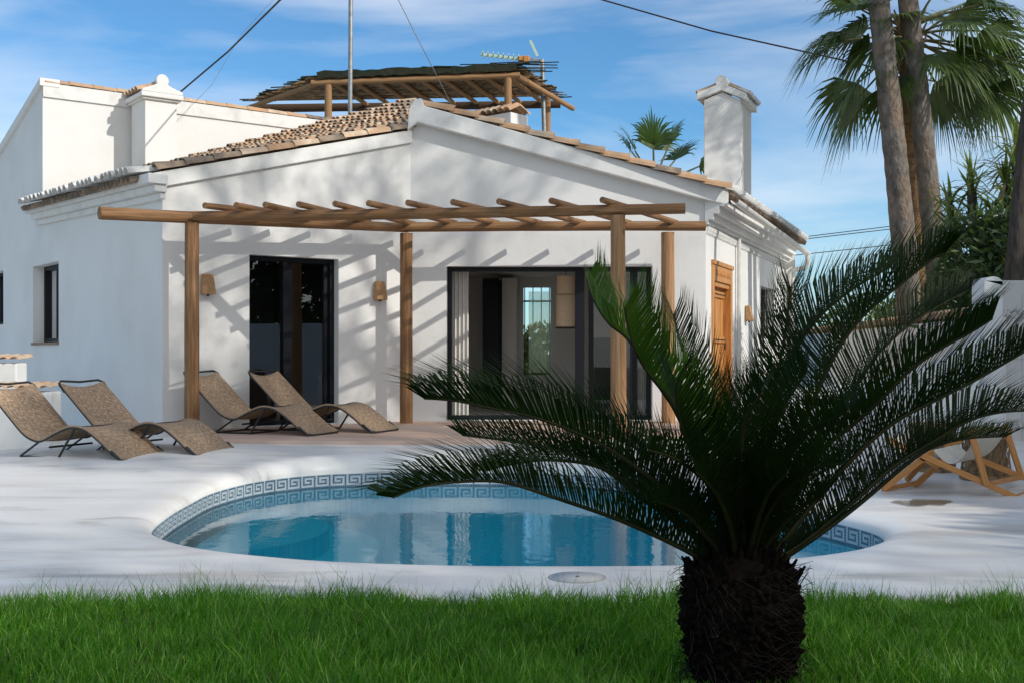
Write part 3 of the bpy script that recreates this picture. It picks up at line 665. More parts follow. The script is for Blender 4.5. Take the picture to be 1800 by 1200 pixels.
for k in range(6):
    p = Cr + SD * (4.6 + k * .2) - NS * .10; b.tube([p + EZ * 1.36, p + EZ * 2.26], .009, 6)
for z in (1.55, 1.85, 2.12): b.tube([Cr + SD * 4.42 - NS * .10 + EZ * z, Cr + SD * 5.81 - NS * .10 + EZ * z], .009, 6)
b.build('window_grille', M['iron'], house)

# carved wooden door in the side wall (.37..1.80)
b = MB(); o2 = Cr + NS * .025
for a0, a1, y0, y1, dz, th in [(.372, .50, .05, 2.398, 0, .16), (1.67, 1.798, .05, 2.398, 0, .16), (.50, 1.67, 2.13, 2.398, 0.0, .16), (.49, 1.68, 2.06, 2.13, -.03, .12), (.36, 1.81, 2.36, 2.42, .02, .04)]:
    b.prism([(a0, y0), (a1, y0), (a1, y1), (a0, y1)], o2 + NS * dz, SD, EZ, NS, th)
for k in range(11):
    p = o2 + SD * (.60 + k * .1) + EZ * 2.25; b.prism([(-.035, 0), (0, -.05), (.035, 0), (0, .05)], p + NS * .008, SD, EZ, NS, .01)
door = b.build('wooden_door', M['door_wood'], house, bevel=.004)
b = MB(); o3 = Cr - NS * .10
for k in range(6):
    a0 = .505 + k * .194; b.prism([(a0, .06), (a0 + .19, .06), (a0 + .19, 2.06), (a0, 2.06)], o3 + NS * (.004 if k % 2 else 0), SD, EZ, NS, .05)
for z in (.45, 1.25, 1.92): b.prism([(.505, z), (1.66, z), (1.66, z + .09), (.505, z + .09)], o3 + NS * .03, SD, EZ, NS, .028)
for z in (.495, 1.295, 1.965):
    for k in range(12):
        b.lathe(o3 + NS * .04 + SD * (.56 + k * .096) + EZ * z, [(.014, -.008), (.014, .008)], 6, m=1)
p = o3 + NS * .06 + SD * 1.45 + EZ * 1.2; b.tube([p + NS*(.04*math.cos(a)*0+.02) + SD * (.05*math.cos(a)) + EZ * (.05*math.sin(a)) for a in [k*math.pi/6 for k in range(13)]], .007, 6, m=1)
lf = b.build('door_leaf', [M['door_wood'], M['iron']], door)

# interiors
b = MB()
def room(b, x0, x1, y0, y1, z0, z1, faces='LRBTF'):
    if 'B' in faces: b.add([(x0,y1,z0),(x1,y1,z0),(x1,y1,z1),(x0,y1,z1)], [(0,1,2,3)])
    if 'L' in faces: b.add([(x0,y0,z0),(x0,y1,z0),(x0,y1,z1),(x0,y0,z1)], [(0,1,2,3)])
    if 'R' in faces: b.add([(x1,y0,z0),(x1,y1,z0),(x1,y1,z1),(x1,y0,z1)], [(0,1,2,3)])
    if 'T' in faces: b.add([(x0,y0,z1),(x1,y0,z1),(x1,y1,z1),(x0,y1,z1)], [(0,1,2,3)])
room(b, -1.02, 2.42, 16.13, 20.6, .155, 2.46, 'LRT')
bx = lambda b, x0, x1, y0, y1, z0, z1: b.box(((x0+x1)/2, (y0+y1)/2, (z0+z1)/2), ((x1-x0)/2, (y1-y0)/2, (z1-z0)/2))
XI0, XI1 = .21, .70
bx(b, -1.02, XI0, 20.6, 20.75, .155, 2.46); bx(b, XI1, 2.42, 20.6, 20.75, .155, 2.46); bx(b, XI0, XI1, 20.6, 20.75, 2.28, 2.46); bx(b, XI0, XI1, 20.6, 20.75, .155, .70)
bx(b, -.28, .08, 19.6, 20.59, .155, 2.38)
b.build('interior_wall', M['interior'], house)
b = MB(); b.add([(-1.02, 16.13, .166), (2.42, 16.13, .166), (2.42, 20.6, .166), (-1.02, 20.6, .166)], [(0, 1, 2, 3)]); b.build('interior_floor', M['tile_pale'], house)
b = MB(); bx(b, -.50, -.22, 19.3, 19.42, .17, 2.36); bx(b, -.19, -.17, 19.3, 19.42, .17, 2.36)
bx(b, -.49, -.17, 19.46, 19.48, .17, 2.34); b.build('interior_door', M['black_metal'], house)
b = MB(); bx(b, 1.35, 1.75, 18.6, 19.3, .17, 1.35); b.build('cabinet', M['black_metal'], house, bevel=.01)
b = MB(); 
for k in range(4): b.bar((XI0 + .02 + k*.15, 20.60, .7), (XI0 + .02 + k*.15, 20.60, 2.28), .018, .018)
b.bar((XI0, 20.60, 2.03), (XI1, 20.60, 2.03), .03, .03); b.build('window_bars', M['roof_wood_dark'], house)
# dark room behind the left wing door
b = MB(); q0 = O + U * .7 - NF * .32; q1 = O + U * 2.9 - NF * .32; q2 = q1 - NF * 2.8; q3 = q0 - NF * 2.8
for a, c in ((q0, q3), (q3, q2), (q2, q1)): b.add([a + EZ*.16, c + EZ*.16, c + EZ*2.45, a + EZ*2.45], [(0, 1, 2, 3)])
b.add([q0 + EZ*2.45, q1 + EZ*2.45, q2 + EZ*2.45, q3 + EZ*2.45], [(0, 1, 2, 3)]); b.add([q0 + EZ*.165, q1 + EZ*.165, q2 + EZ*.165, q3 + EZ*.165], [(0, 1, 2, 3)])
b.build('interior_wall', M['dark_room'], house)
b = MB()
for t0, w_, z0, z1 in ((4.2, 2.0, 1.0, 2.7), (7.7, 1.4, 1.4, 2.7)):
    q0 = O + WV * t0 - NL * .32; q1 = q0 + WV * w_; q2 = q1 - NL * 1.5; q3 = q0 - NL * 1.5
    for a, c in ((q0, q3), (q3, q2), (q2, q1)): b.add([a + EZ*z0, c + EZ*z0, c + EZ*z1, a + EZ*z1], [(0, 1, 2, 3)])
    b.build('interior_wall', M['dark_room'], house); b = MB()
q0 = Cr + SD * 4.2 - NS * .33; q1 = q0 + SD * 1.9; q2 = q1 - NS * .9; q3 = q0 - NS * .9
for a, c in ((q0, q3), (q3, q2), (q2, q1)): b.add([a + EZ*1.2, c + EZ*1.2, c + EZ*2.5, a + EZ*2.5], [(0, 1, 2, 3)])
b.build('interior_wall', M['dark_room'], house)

def curtain(x0, x1, y, z0, z1, label, waves, amp=.035, nm='curtain', m='curtain'):
    b = MB(); n = 60; vs = []
    for j in range(2):
        for i in range(n + 1):
            t = i / n; vs.append((x0 + (x1 - x0) * t, y + amp * math.sin(t * waves * 2 * math.pi) * (1 if j == 0 else .7), z0 if j == 0 else z1))
    b.add(vs, [(i, i+1, n+1+i+1, n+1+i) for i in range(n)], smooth=True)
    return tag(b.build(nm, M[m]), label, 'curtain')
curtain(-.85, -.62, 16.22, .19, 2.28, 'sheer white curtain gathered at the left edge of the wide sliding door', 4)
curtain(1.72, 1.94, 16.20, .19, 2.28, 'pale curtain behind the right pane of the wide sliding door', 4)
curtain(.30, .68, 20.50, .75, 2.2, 'thin curtain hanging in the far inner window of the living room', 5, .015, m='sheer')
pl = thing('pendant_lamp', (.82, 17.6, 1.95), 'large two tier drum pendant lamp hanging in the living room', 'lamp')
b = MB(); c = Vector(((995-900)/2000*17.6, 17.6, 0))
b.lathe(c, [(.135, 2.0), (.14, 2.02), (.14, 2.26), (.135, 2.28)], 28); b.lathe(c, [(.15, 1.50), (.155, 1.52), (.155, 1.975), (.15, 1.99)], 28); b.build('lamp_shade', M['lamp_shade'], pl)
b = MB(); b.lathe(c, [(.160, 1.475), (.160, 1.497)], 28); b.build('lamp_rim', M['iron'], pl)
b = MB(); b.tube([c + EZ * 2.28, c + EZ * 2.455], .006, 6); b.build('cord', M['iron'], pl)

# wall sconces
def sconce(o, ex, n, z, label, w=.085):
    o = Vector(o); t = thing('wall_lamp', o + EZ * z, label, 'wall lamp', 'rattan wall lamps')
    b = MB(); h = .125; d0, d1 = .07, .12; wt = w * .78; q = o + EZ * z + n * .012
    vs = [q - ex*w - EZ*h, q + ex*w - EZ*h, q + ex*w + n*d1 - EZ*h, q - ex*w + n*d1 - EZ*h, q - ex*wt + EZ*h, q + ex*wt + EZ*h, q + ex*wt + n*d0 + EZ*h, q - ex*wt + n*d0 + EZ*h]
    b.add(vs, [(0,1,2,3),(7,6,5,4),(3,2,6,7),(1,5,6,2),(0,3,7,4),(0,4,5,1)]); b.build('lamp_shade', M['sconce'], t, bevel=.012)
    b = MB(); b.tube([q + n*.05 - EZ*h, q + n*.05 - EZ*(h + .02)], .018, 8); b.build('bracket', M['iron'], t)
def onface(x): Y = 22.47 / (1.3333 + (900 - x) / 2000); return Vector((-(900 - x) / 2000 * Y, Y, 0))
sconce(onface(362), U, NF, 1.94, 'woven brown wall lamp right beside the left pergola post')
sconce(onface(664), U, NF, 1.94, 'woven brown wall lamp between the narrow sliding door and middle post')
sconce(Cr + SD * 2.75 * K, SD, NS, 1.74, 'orange wall lamp on the sunlit side wall between wooden door and window')

# ------------------------------------------------------------------ log pergola
pg = thing('pergola', (-1, 14, TZ), 'log pergola with round pine posts, beams and rafters over the terrace', 'pergola')
def log(name, a, c, r0, r1=None, m='log', n=16, bend=.008):
    a = Vector(a); c = Vector(c); r1 = r1 or r0; k = 9; pts = []; rs = []
    jx, jz = random.uniform(-bend, bend), random.uniform(-bend, bend); uo = random.uniform(0, 50)
    for i in range(k):
        t = i / (k - 1); p = a.lerp(c, t); p.z += jz * math.sin(math.pi * t); p.y += jx * math.sin(math.pi * t); pts.append(p); rs.append((r0 + (r1 - r0) * t) * (1 + random.uniform(-.02, .02)))
    b = MB(); b.tube(pts, rs, n, cap=True, u0=uo)
    for q in (-1, -2): b.m[q] = 1
    return b.build(name, [M[m], M['log_end']], pg)
zb = TZ
log('post', (-3.77, 13.4, zb), (-3.77, 13.4, 2.63), .088, .082)
log('post', (-1.42, 15.28, zb), (-1.42, 15.28, 2.70), .086, .084)
log('post', (1.21, 12.9, zb), (1.20, 12.9, 2.655), .090, .084, 'log_sunlit')
log('post', (2.11, 15.35, zb), (2.10, 15.35, 2.72), .094, .088, 'log_sunlit')
fb0 = Vector((-3.90, 13.42, 2.70)); fb1 = Vector((1.95, 12.80, 2.72))
log('beam', fb0, fb1, .064, .062, 'log')
rl0 = Vector((-4.62, 12.74, 2.66)); rl1 = Vector((-1.40, 15.30, 2.775)); log('beam', rl0, rl1, .072, .062)
log('beam', (-1.44, 15.25, 2.78), (2.60, 15.30, 2.80), .066, .066, 'log')
for k, (xf, xr) in enumerate(((360, 442), (415, 506), (466, 575), (525, 648), (589, 728), (648, 801), (717, 875), (796, 951), (877, 1027), (969, 1107), (1059, 1190))):
    t = (xf - 337) / (1205 - 337); Yf = 13.4 - .6 * t - .22
    a = P(xf, 362, Yf); a.z = 2.80
    if k < 5:
        u_ = (xr - 345) / (714 - 345); Yr = 13.4 + 1.9 * max(0, min(1, u_)) * 1.0 + .12
    else: Yr = 15.48
    c = Vector(((xr - 900) / 2000 * Yr, Yr, 2.86 if k >= 5 else 2.84)); log('rafter', a, c, .036, .040, 'log')

# ------------------------------------------------------------------ rooftop pergola
rp = thing('rooftop_pergola', (.3, 25, 4.6), 'timber pergola with ragged reed cover standing on the roof', 'pergola')
ZC = 6.88; n0, n1p = P(560, 150, 24), P(906, 132, 24); f0, f1 = P(440, 190, 26.6), P(985, 180, 26.6)
n0.z = 6.78; n1p.z = 6.95; f0.z = 6.80; f1.z = 6.90
def pole(name, a, c, r, m='roof_wood'):
    b = MB(); b.tube([a, Vector(a).lerp(Vector(c), .5), c], [r, r*.95, r*.9], 8); return b.build(name, M[m], rp)
for px, y0, Y in ((577, 150, 24), (893, 138, 24), (962, 170, 26.2)):
    p = P(px, y0, Y); pole('post', (p.x, Y, 4.2), (p.x, Y, p.z), .085)
pole('beam', n0 - Vector((.15, 0, 0)), n1p + Vector((.1, 0, 0)), .07); pole('beam', f0, f1, .10, 'roof_wood_dark')
pole('beam', n0, f0 - Vector((.1, 0, 0)), .06); pole('beam', n1p, f1 + Vector((.3, .1, -.08)), .065)
for k in range(9):
    t = (k + .5) / 9; a = n0.lerp(n1p, t) + EZ * .05; c = f0.lerp(f1, min(.97, .343 + t * .635)) + EZ * .05; pole('rafter', a, c + (c - a) * .06, .055, 'roof_wood')
b = MB()
for k in range(230):
    t = k / 230 * .88; a = n0.lerp(f0, t); c = n1p.lerp(f1, t); d = c - a
    if random.random() < .10: continue
    e0 = random.uniform(-.04, .02); e1 = 1 + random.uniform(-.02, .05); 
    if random.random() < .35: e1 -= random.uniform(0, .5)
    if random.random() < .35: e0 += random.uniform(0, .5)
    p0 = a + d * e0 + EZ * (.12 + random.uniform(-.01, .03)); p1 = a + d * e1 + EZ * (.12 + random.uniform(-.01, .03)); md = p0.lerp(p1, .5) + EZ * random.uniform(-.03, .02)
    b.tube([p0, md, p1], .011, 4, cap=False)
b.build('reed_cover', M['reed'], rp)
b = MB(); k = 26; vs = []
for i in range(k + 1):
    p = n0.lerp(n1p, i / k); 
    for (dy, dz) in ((-.10, .08 + random.uniform(-.02, .02)), (-.12, .22 + random.uniform(-.03, .02)), (.25, .27 + random.uniform(-.04, .03)), (1.6, .26 + random.uniform(-.04, .06))): vs.append(p + Vector((random.uniform(-.03, .03), dy, dz)))
b.add(vs, [(i*4+j, (i+1)*4+j, (i+1)*4+j+1, i*4+j+1) for i in range(k) for j in range(3)])
for i in range(60):
    t = random.random(); p = n0.lerp(n1p, t) + Vector((0, random.uniform(-.15, .3), random.uniform(.08, .27))); b.tube([p, p + Vector((random.uniform(.3, 1.2), 0, random.uniform(-.02, .05)))], .012, 4, cap=False)
for i in range(40):
    t = random.random(); p = n0.lerp(f0, t) + Vector((0, 0, .15)); b.tube([p + Vector((-.15 - random.uniform(0, .15), 0, random.uniform(-.02, .05))), p + Vector((.6, 0, random.uniform(0, .1)))], .014, 4, cap=False)
    p = n1p.lerp(f1, t) + Vector((0, 0, .13)); b.tube([p + Vector((-.4, 0, random.uniform(0, .06))), p + Vector((random.uniform(.05, .3), 0, random.uniform(-.02, .06)))], .014, 4, cap=False)
b.build('netting', M['green_net'], rp)

# mast, antenna, wires
b = MB(); p0 = P(615, 215, 22.5); p1 = P(617, -60, 22.5); b.tube([p0 - EZ * .6, p1], .045, 10)
mast = thing('antenna_mast', (p0.x, p0.y, p0.z - .6), 'tall galvanised steel mast rising from the tiled roof past the reed pergola', 'mast'); b.build('pole', M['grey_metal'], mast)
b = MB(); b.box(p0 + EZ * .05, (.09, .06, .05)); b.build('clamp', M['grey_metal'], mast)
ant = thing('television_antenna', P(955, 240, 25.6), 'television antenna with pale green arm and orange box on a steel pole', 'antenna')
Ya = 25.6; b = MB(); b.tube([P(957, 250, Ya), P(953, 105, Ya)], .05, 8); b.build('pole', M['grey_metal'], ant)
b = MB(); b.bar(P(846, 96, Ya), P(912, 104, Ya), .03, .07)
for k in range(8):
    q = P(849 + k * 9, 97 + k * 1.0, Ya); b.bar(q + Vector((0, -.25, 0)), q + Vector((0, .25, 0)), .02, .02); b.bar(q + EZ*.10, q - EZ*.06, .02, .02)
b.bar(P(932, 72, Ya), P(945, 100, Ya), .05, .06); b.build('boom', M['antenna_green'], ant)
b = MB(); b.box(P(921, 104, Ya), (.13, .08, .05)); b.box(P(925, 106, Ya), (.06, .1, .075)); b.build('dipole_box', M['antenna_orange'], ant, bevel=.01)
b = MB(); b.bar(P(932, 104, Ya), P(957, 108, Ya), .04, .04)
for k in range(4): b.bar(P(940 + k * 4, 104 + k*3, Ya - .2), P(920 + k * 7, 128 + k*3.4, Ya - .2), .015, .015)
b.bar(P(948, 106, Ya - .2), P(950, 106, Ya), .03, .03)
b.bar(P(957, 108, Ya), P(938, 108, Ya - .2), .02, .02)
for k in range(5): b.bar(P(938 - k*3.5, 108 + k * 5, Ya - .2), P(954 - k*4, 116 + k * 5, Ya - .2), .012, .012)
b.build('reflector', M['grey_metal'], ant)
def wire(pts, r, label, sag=0.0, mt='cable', name='cable'):
    v = [P(*p) for p in pts]; o = []
    for i in range(len(v) - 1):
        for k in range(8):
            t = k / 8; q = v[i].lerp(v[i+1], t); q.z -= sag * 4 * t * (1 - t); o.append(q)
    o.append(v[-1]); b = MB(); b.tube(o, r, 6); return tag(b.build(name, M[mt]), label, 'cable')
wire([(316, 163, 19.5), (400, 92, 18), (505, -12, 15)], .014, 'thick dark cable rising from behind the left chimney to the top of the photo')
wire([(308, 215, 19.0), (372, 150, 19.0), (425, 60, 19), (490, -10, 19)], .003, 'hair thin wire rising faintly beside the thick cable', mt='grey_metal')
wire([(797, 192, 24), (765, 128, 23), (740, 80, 22.5), (695, -10, 22)], .009, 'thin grey stay wire slanting across the reed pergola', mt='grey_metal')
wire([(1030, -8, 26), (1250, 55, 25), (1480, 106, 24), (1640, 143, 23.5), (1830, 175, 23)], .018, 'black overhead cable crossing the sky behind the tall palms')
wire([(1412, 417, 30), (1575, 397, 30), (1850, 350, 30)], .012, 'uppermost of the three thin wires leaving the far eave corner')
wire([(1412, 421, 30), (1575, 402, 30), (1850, 360, 30)], .012, 'middle of the three thin wires leaving the far eave corner')
wire([(1388, 450, 30), (1575, 430, 30), (1850, 395, 30)], .012, 'lowest of the three thin wires leaving the far eave corner')

# ------------------------------------------------------------------ low stepped walls at left
def tiled_wall(o, ex, n, L, z1, th, label):
    t = thing('low_wall', o, label, 'wall', 'low walls with clay coping'); o = Vector(o)
    b = MB(); b.prism([(0, -.05), (L, -.05), (L, z1), (0, z1)], o, ex, EZ, n, th); b.build('wall', M['plaster'], t, bevel=.02)
    b = MB(); q = 0
    while q < L + .02:
        a = o + ex * q + n * .05 + EZ * (z1 + .015); c = o + ex * q - n * (th + .05) + EZ * (z1 + .045); barrel(b, a, c, (0, 0, 1), .07, .07, m=2, arc=2.2); q += .125
    b.build('coping', CL, t)
tiled_wall(P(96, 600, 12.95).to_2d().to_3d() - Vector((1.6, 0, 0)), Vector((1, 0, 0)), Vector((0, -1, 0)), 1.56, .66, .3, 'lower white wall with clay coping behind the leftmost lounger')
tiled_wall(P(35, 600, 13.5).to_2d().to_3d() - Vector((1.8, 0, 0)), Vector((1, 0, 0)), Vector((0, -1, 0)), 1.76, .98, .3, 'taller white wall with clay coping cut by the left picture edge')

# ------------------------------------------------------------------ loungers
def lounger_proto():
    t = thing('sun_lounger', (0, 0, 0), '', 'sun lounger', 'wave shaped sun loungers')
    ctl = [(-.19,.73),(-.02,.58),(.16,.415),(.34,.26),(.47,.20),(.58,.195),(.73,.26),(.90,.325),(1.03,.335),(1.17,.30),(1.34,.195),(1.48,.09),(1.60,.035)]
    prof = []
    for i in range(len(ctl) - 1):
        p0 = ctl[max(i-1, 0)]; p1 = ctl[i]; p2 = ctl[i+1]; p3 = ctl[min(i+2, len(ctl)-1)]
        for k in range(6):
            u = k / 6; prof.append(tuple(.5*((2*p1[q]) + (-p0[q]+p2[q])*u + (2*p0[q]-5*p1[q]+4*p2[q]-p3[q])*u*u + (-p0[q]+3*p1[q]-3*p2[q]+p3[q])*u**3) for q in (0, 1)))
    prof.append(ctl[-1]); Wd = .31; b = MB(); n = 14; vs = []; m_ = len(prof)
    for side in (0, 1):
        for i, (x, z) in enumerate(prof):
            for j in range(n + 1):
                y = -Wd + 2 * Wd * j / n; sg = -.018 * (1 - (y / Wd) ** 2)
                if i < 3: sg -= .012 * (1 - (y / Wd) ** 2) * (3 - i)
                vs.append((x + .012, y, z + sg - side * .010))
    q = m_ * (n + 1); fs = []; uv = []
    for sd in (0, 1):
        for i in range(m_ - 1):
            for j in range(n):
                a = sd*q + i*(n+1) + j; f = (a, a+n+1, a+n+2, a+1); u0, u1 = i*.025, (i+1)*.025; v0, v1 = j*.043, (j+1)*.043
                w = [(u0, v0), (u1, v0), (u1, v1), (u0, v1)]
                if sd == 0: f = f[::-1]; w = w[::-1]
                fs.append(f); uv.append(w)
    b.add(vs, fs, uv, smooth=True); b.build('woven_seat', M['weave'], t)
    b = MB()
    for s in (-1, 1): b.tube([(x, s * Wd, z) for x, z in prof], .011, 8)
    b.build('edge_binding', M['weave'], t)
    b = MB(); x, z = prof[0]
    b.tube([(x + .09, -Wd - .012, z - .10), (x + .02, -Wd - .012, z - .015), (x - .01, -Wd + .04, z + .012), (x - .01, 0, z - .003), (x - .01, Wd - .04, z + .012), (x + .02, Wd + .012, z - .015), (x + .09, Wd + .012, z - .10)], .012, 8)
    x, z = prof[-1]
    b.tube([(x - .13, -Wd - .012, z + .075), (x, -Wd - .012, .018), (x + .02, -Wd + .04, .014), (x + .02, Wd - .04, .014), (x, Wd + .012, .018), (x - .13, Wd + .012, z + .075)], .013, 8)
    for s in (-1, 1): b.tube([(x_, s * (Wd + .004), z_ - .018) for x_, z_ in prof[1:]], .010, 8)
    b.build('frame', M['black_tube'], t)
    for s in (-1, 1):
        b = MB(); y = s * (Wd - .02)
        b.tube([(.56, y, .19), (.28, y, .02), (.29, y, .013), (.76, y, .013), (.78, y, .02), (.99, y, .32)], .012, 8); b.build('leg', M['black_tube'], t)
    b = MB()
    for x, z in ((.285, .013), (.77, .013), (.66, .12), (.99, .32)): b.tube([(x, -Wd + .02, z), (x, Wd - .02, z)], .011, 8)
    b.build('crossbar', M['black_tube'], t)
    return t
lp = lounger_proto()
# near-foot pixel, z, heading
LG = [((214, 811), .060, -23, 'brown woven sun lounger nearest the left picture edge, in front of the low wall'),
      ((346, 803), .075, -23, 'brown woven sun lounger second from the left, foot pointing at the pool curve'),
      ((541, 766), TZ, -23, 'brown woven sun lounger on the terrace right of the left post'),
      ((653, 761), TZ, -23, 'brown woven sun lounger in front of the narrow sliding door, nearest the middle post')]
for i, ((px, py), z, ang, lab) in enumerate(LG):
    o = lp if i == 0 else copy_tree(lp)
    Y = FPX * (CZ - z) / (py - HY); X = (px - 900) / FPX * Y
    a = R(ang); foot = Matrix.Rotation(a, 2) @ Vector((1.58, -.30)); sc_ = 1.0 if i < 2 else .98
    o.location = (X - foot.x * sc_, Y - foot.y * sc_, z - (0.004 if i > 1 else .01)); o.rotation_euler = (0, 0, a); o.scale = (sc_,) * 3; o['label'] = lab

# ------------------------------------------------------------------ deck chairs and stools at right
def deckchair(name, label, segs, sling, grp='wooden deck chairs'):
    t = thing(name, segs[0][1], label, 'deck chair', grp)
    for nm, a, c, w in segs: b = MB(); b.bar(a, c, w, .028, up=(0, 1, 0)); b.build(nm, M['chair_wood'], t, bevel=.003)
    b = MB(); n = 12; vs = []
    A, B_, C_, D_ = sling
    for i in range(n + 1):
        u = i / n; sg = -.16 * math.sin(math.pi * u)
        for p, q in ((A, B_), (D_, C_)):
            v = p.lerp(q, u); vs.append((v.x, v.y, v.z + sg))
    b.add(vs, [(2*i, 2*i+2, 2*i+3, 2*i+1) for i in range(n)], smooth=True); b.build('sling', M['canvas'], t)
Yn, Yf = 8.75, 9.35
deckchair('deck_chair', 'orange wooden deck chair with cream sling, folded legs spread near the right picture edge', [
    ('rail', P(1622, 800, Yn), P(1787, 874, Yn), .045), ('rail', P(1676, 789, Yf), P(1808, 842, Yf), .045),
    ('upright', P(1706, 755, Yn - .03), P(1734, 852, Yn - .03), .045), ('upright', P(1765, 745, Yf + .03), P(1796, 838, Yf + .03), .045),
    ('crossbar', P(1787, 873, Yn), P(1830, 858, Yf), .04), ('crossbar', P(1734, 850, Yn), P(1796, 838, Yf), .035),
    ('armrest', P(1660, 780, Yf), P(1690, 772, Yf), .05)],
    (P(1640, 790, Yn), P(1716, 764, Yn), P(1770, 756, Yf), P(1684, 780, Yf)))
Yn2, Yf2 = 9.05, 9.6
deckchair('deck_chair', 'orange wooden deck chair behind the drooping fronds, legs crossing towards the pool', [
    ('rail', P(1674, 793, Yf2), P(1608, 853, Yf2 - .3), .05), ('rail', P(1640, 792, Yn2), P(1551, 860, Yn2), .045),
    ('upright', P(1622, 812, Yf2), P(1594, 843, Yf2 - .2), .045), ('crossbar', P(1552, 859, Yn2), P(1612, 848, Yf2 - .3), .035),
    ('upright', P(1560, 770, Yn2), P(1650, 820, Yn2), .045)],
    (P(1560, 770, Yn2), P(1640, 790, Yn2), P(1690, 778, Yf2), P(1600, 760, Yf2)))
def stool_proto(c):
    t = thing('straw_stool', c, '', 'stool', 'straw bundle stools')
    c = Vector(c)
    prof = [(.16, 0), (.195, .01), (.20, .04), (.175, .065), (.165, .09), (.155, .16), (.150, .22), (.152, .28), (.165, .32), (.185, .35), (.188, .39), (.17, .41), (.10, .415)]
    b = MB(); b.lathe(c, prof, 40, jit=.025); b.build('straw_body', M['straw'], t)
    b = MB()
    for k in range(60):
        a0 = random.uniform(0, 6.28); a1 = a0 + random.choice((-1, 1)) * random.uniform(.5, 1.0)
        pts = []
        for i in range(6):
            u = i / 5; z = .07 + .27 * u; a = a0 + (a1 - a0) * u; r = .160 + .02 * abs(u - .5) * 2 + .008; pts.append(c + Vector((r*math.cos(a), r*math.sin(a), z)))
        b.tube(pts, .004, 4, cap=False)
    b.build('straw_strands', M['straw'], t)
    b = MB()
    for z, r in ((.07, .180), (.335, .183)): b.tube([c + Vector((r*math.cos(a), r*math.sin(a), z)) for a in [k*2*math.pi/24 for k in range(25)]], .008, 6, cap=False)
    b.build('binding', M['straw'], t); return t
st = stool_proto((0, 0, 0)); st.location = (0, 0, 0)
p = Vector(((1733 - 900) / 2000 * 9.75, 9.75, .005)); st.location = p; st.scale = (1.08, 1.08, 1.12); st['label'] = 'hourglass straw stool behind the deck chair nearest the right picture edge'
s2 = copy_tree(st); s2.location = ((1638 - 900) / 2000 * 10.3, 10.3, .01); s2['label'] = 'hourglass straw stool further left, half hidden by the hanging fronds'

# skimmer lid + puddle
lid = thing('skimmer_lid', (.32, 5.58, .006), 'round pale skimmer lid set in the deck near the grass', 'drain lid')
b = MB(); b.lathe((.32, 5.58, 0), [(.142, -.002), (.142, .003), (.134, .004)], 48); b.build('rim', M['grout'], lid)
b = MB(); b.lathe((.32, 5.58, 0), [(.128, .003), (.128, .0055), (.0, .006)], 48); b.build('cover', M['lid'], lid)
b = MB(); b.lathe((.32, 5.58, 0), [(.010, .005), (.010, .008)], 10); b.build('finger_hole', M['iron'], lid)
b = MB(); ring = []
for i in range(40):
    a = 2*math.pi*i/40; r_ = 1 + .3*math.sin(2*a+1) + .15*math.sin(5*a); ring.append((3.02 + .17*r_*math.cos(a), 8.35 + .20*r_*math.sin(a), .009))
b.add(ring, [tuple(range(40))]); tag(b.build('puddle', M['puddle']), 'small shallow puddle on the deck right of the pool', None, kind='structure')

# ------------------------------------------------------------------ garden wall at right
gw = thing('garden_wall', (5.3, 12.6, 0), 'white garden wall with round topped pillar, sloping shoulder and clay coping at right', 'wall')
A0 = Vector((5.28, 12.62, 0)); A1 = Vector((6.75, 27.5, 0)); gd = (A1 - A0).normalized(); gn = Vector((-gd.y, gd.x, 0)); GL = (A1 - A0).length
b = MB(); sw = [(0, -.1), (GL, -.1), (GL, 1.50), (3.2, 1.50), (2.2, 1.50), (1.2, 1.50), (.0, 1.50)]
b.prism(sw, A0, gd, EZ, gn, .2)
# shoulder sweeping down from the pillar in front
sh = [(0, -.1)] ; X_p = (1725-900)/2000*12.5
shp = [(-2.3, -.05), (0, -.05), (0, 1.30), (-.15, 1.20), (-.35, 1.06), (-.6, .95), (-.9, .86), (-1.3, .78), (-1.8, .72), (-2.3, .70)]
b.prism(shp, Vector((X_p, 12.5, 0)), Vector((1, 0, 0)), EZ, Vector((0, -1, 0)), .18)
b.build('wall', M['plaster'], gw, bevel=.02)
b = MB(); q = 0.42
while q < GL:
    a = A0 + gd * q - gn * .26 + EZ * 1.51; c = A0 + gd * q + gn * .06 + EZ * 1.54; barrel(b, c, a, (0, 0, 1), .09, .09, m=pick((6, 1, 2))); q += .16
b.build('coping', CL, gw)
b = MB(); w_ = (1757 - 1725) / 2000 * 12.5; top = P(1740, 487, 12.5).z
pr = [(0, -.1), (w_, -.1), (w_, top - .05)] + [(w_/2 + w_/2*math.cos(a), top - .07 + .07*math.sin(a)) for a in [k*math.pi/8 for k in range(9)]] + [(0, top - .09)]
b.prism(pr, Vector((X_p, 12.42, 0)), Vector((1, 0, 0)), EZ, Vector((0, -1, 0)), .34); b.build('pillar', M['plaster'], gw, bevel=.015)
b = MB(); xs = X_p + w_; zt2 = P(0, 493, 12.6).z
b.box(((xs + 10)/2, 12.72, (zt2 - .1)/2), ((10 - xs)/2 - .002, .10, (zt2 + .1)/2)); b.build('tiled_wall', M['tile_pale'], gw, bevel=.01)
b = MB()
for z in (.62, 1.03, 1.32): b.box(((xs + 10)/2, 12.617, z), ((10 - xs)/2 - .01, .002, .004))
for k in range(14): b.box((xs + .3 + k * .33, 12.6165, .9), (.002, .002, .85))
b.build('grout', M['grout'], gw)
b = MB()
for y in (552, 748):
    b.box(((xs + 10)/2, 12.615, P(0, y, 12.6).z), ((10 - xs)/2 - .012, .006, .048))
b.build('tile_band', M['tile_band'], gw)
ew = thing('boundary_wall', (10.1, 3, 0), 'white boundary wall on the far right side of the garden', 'wall')
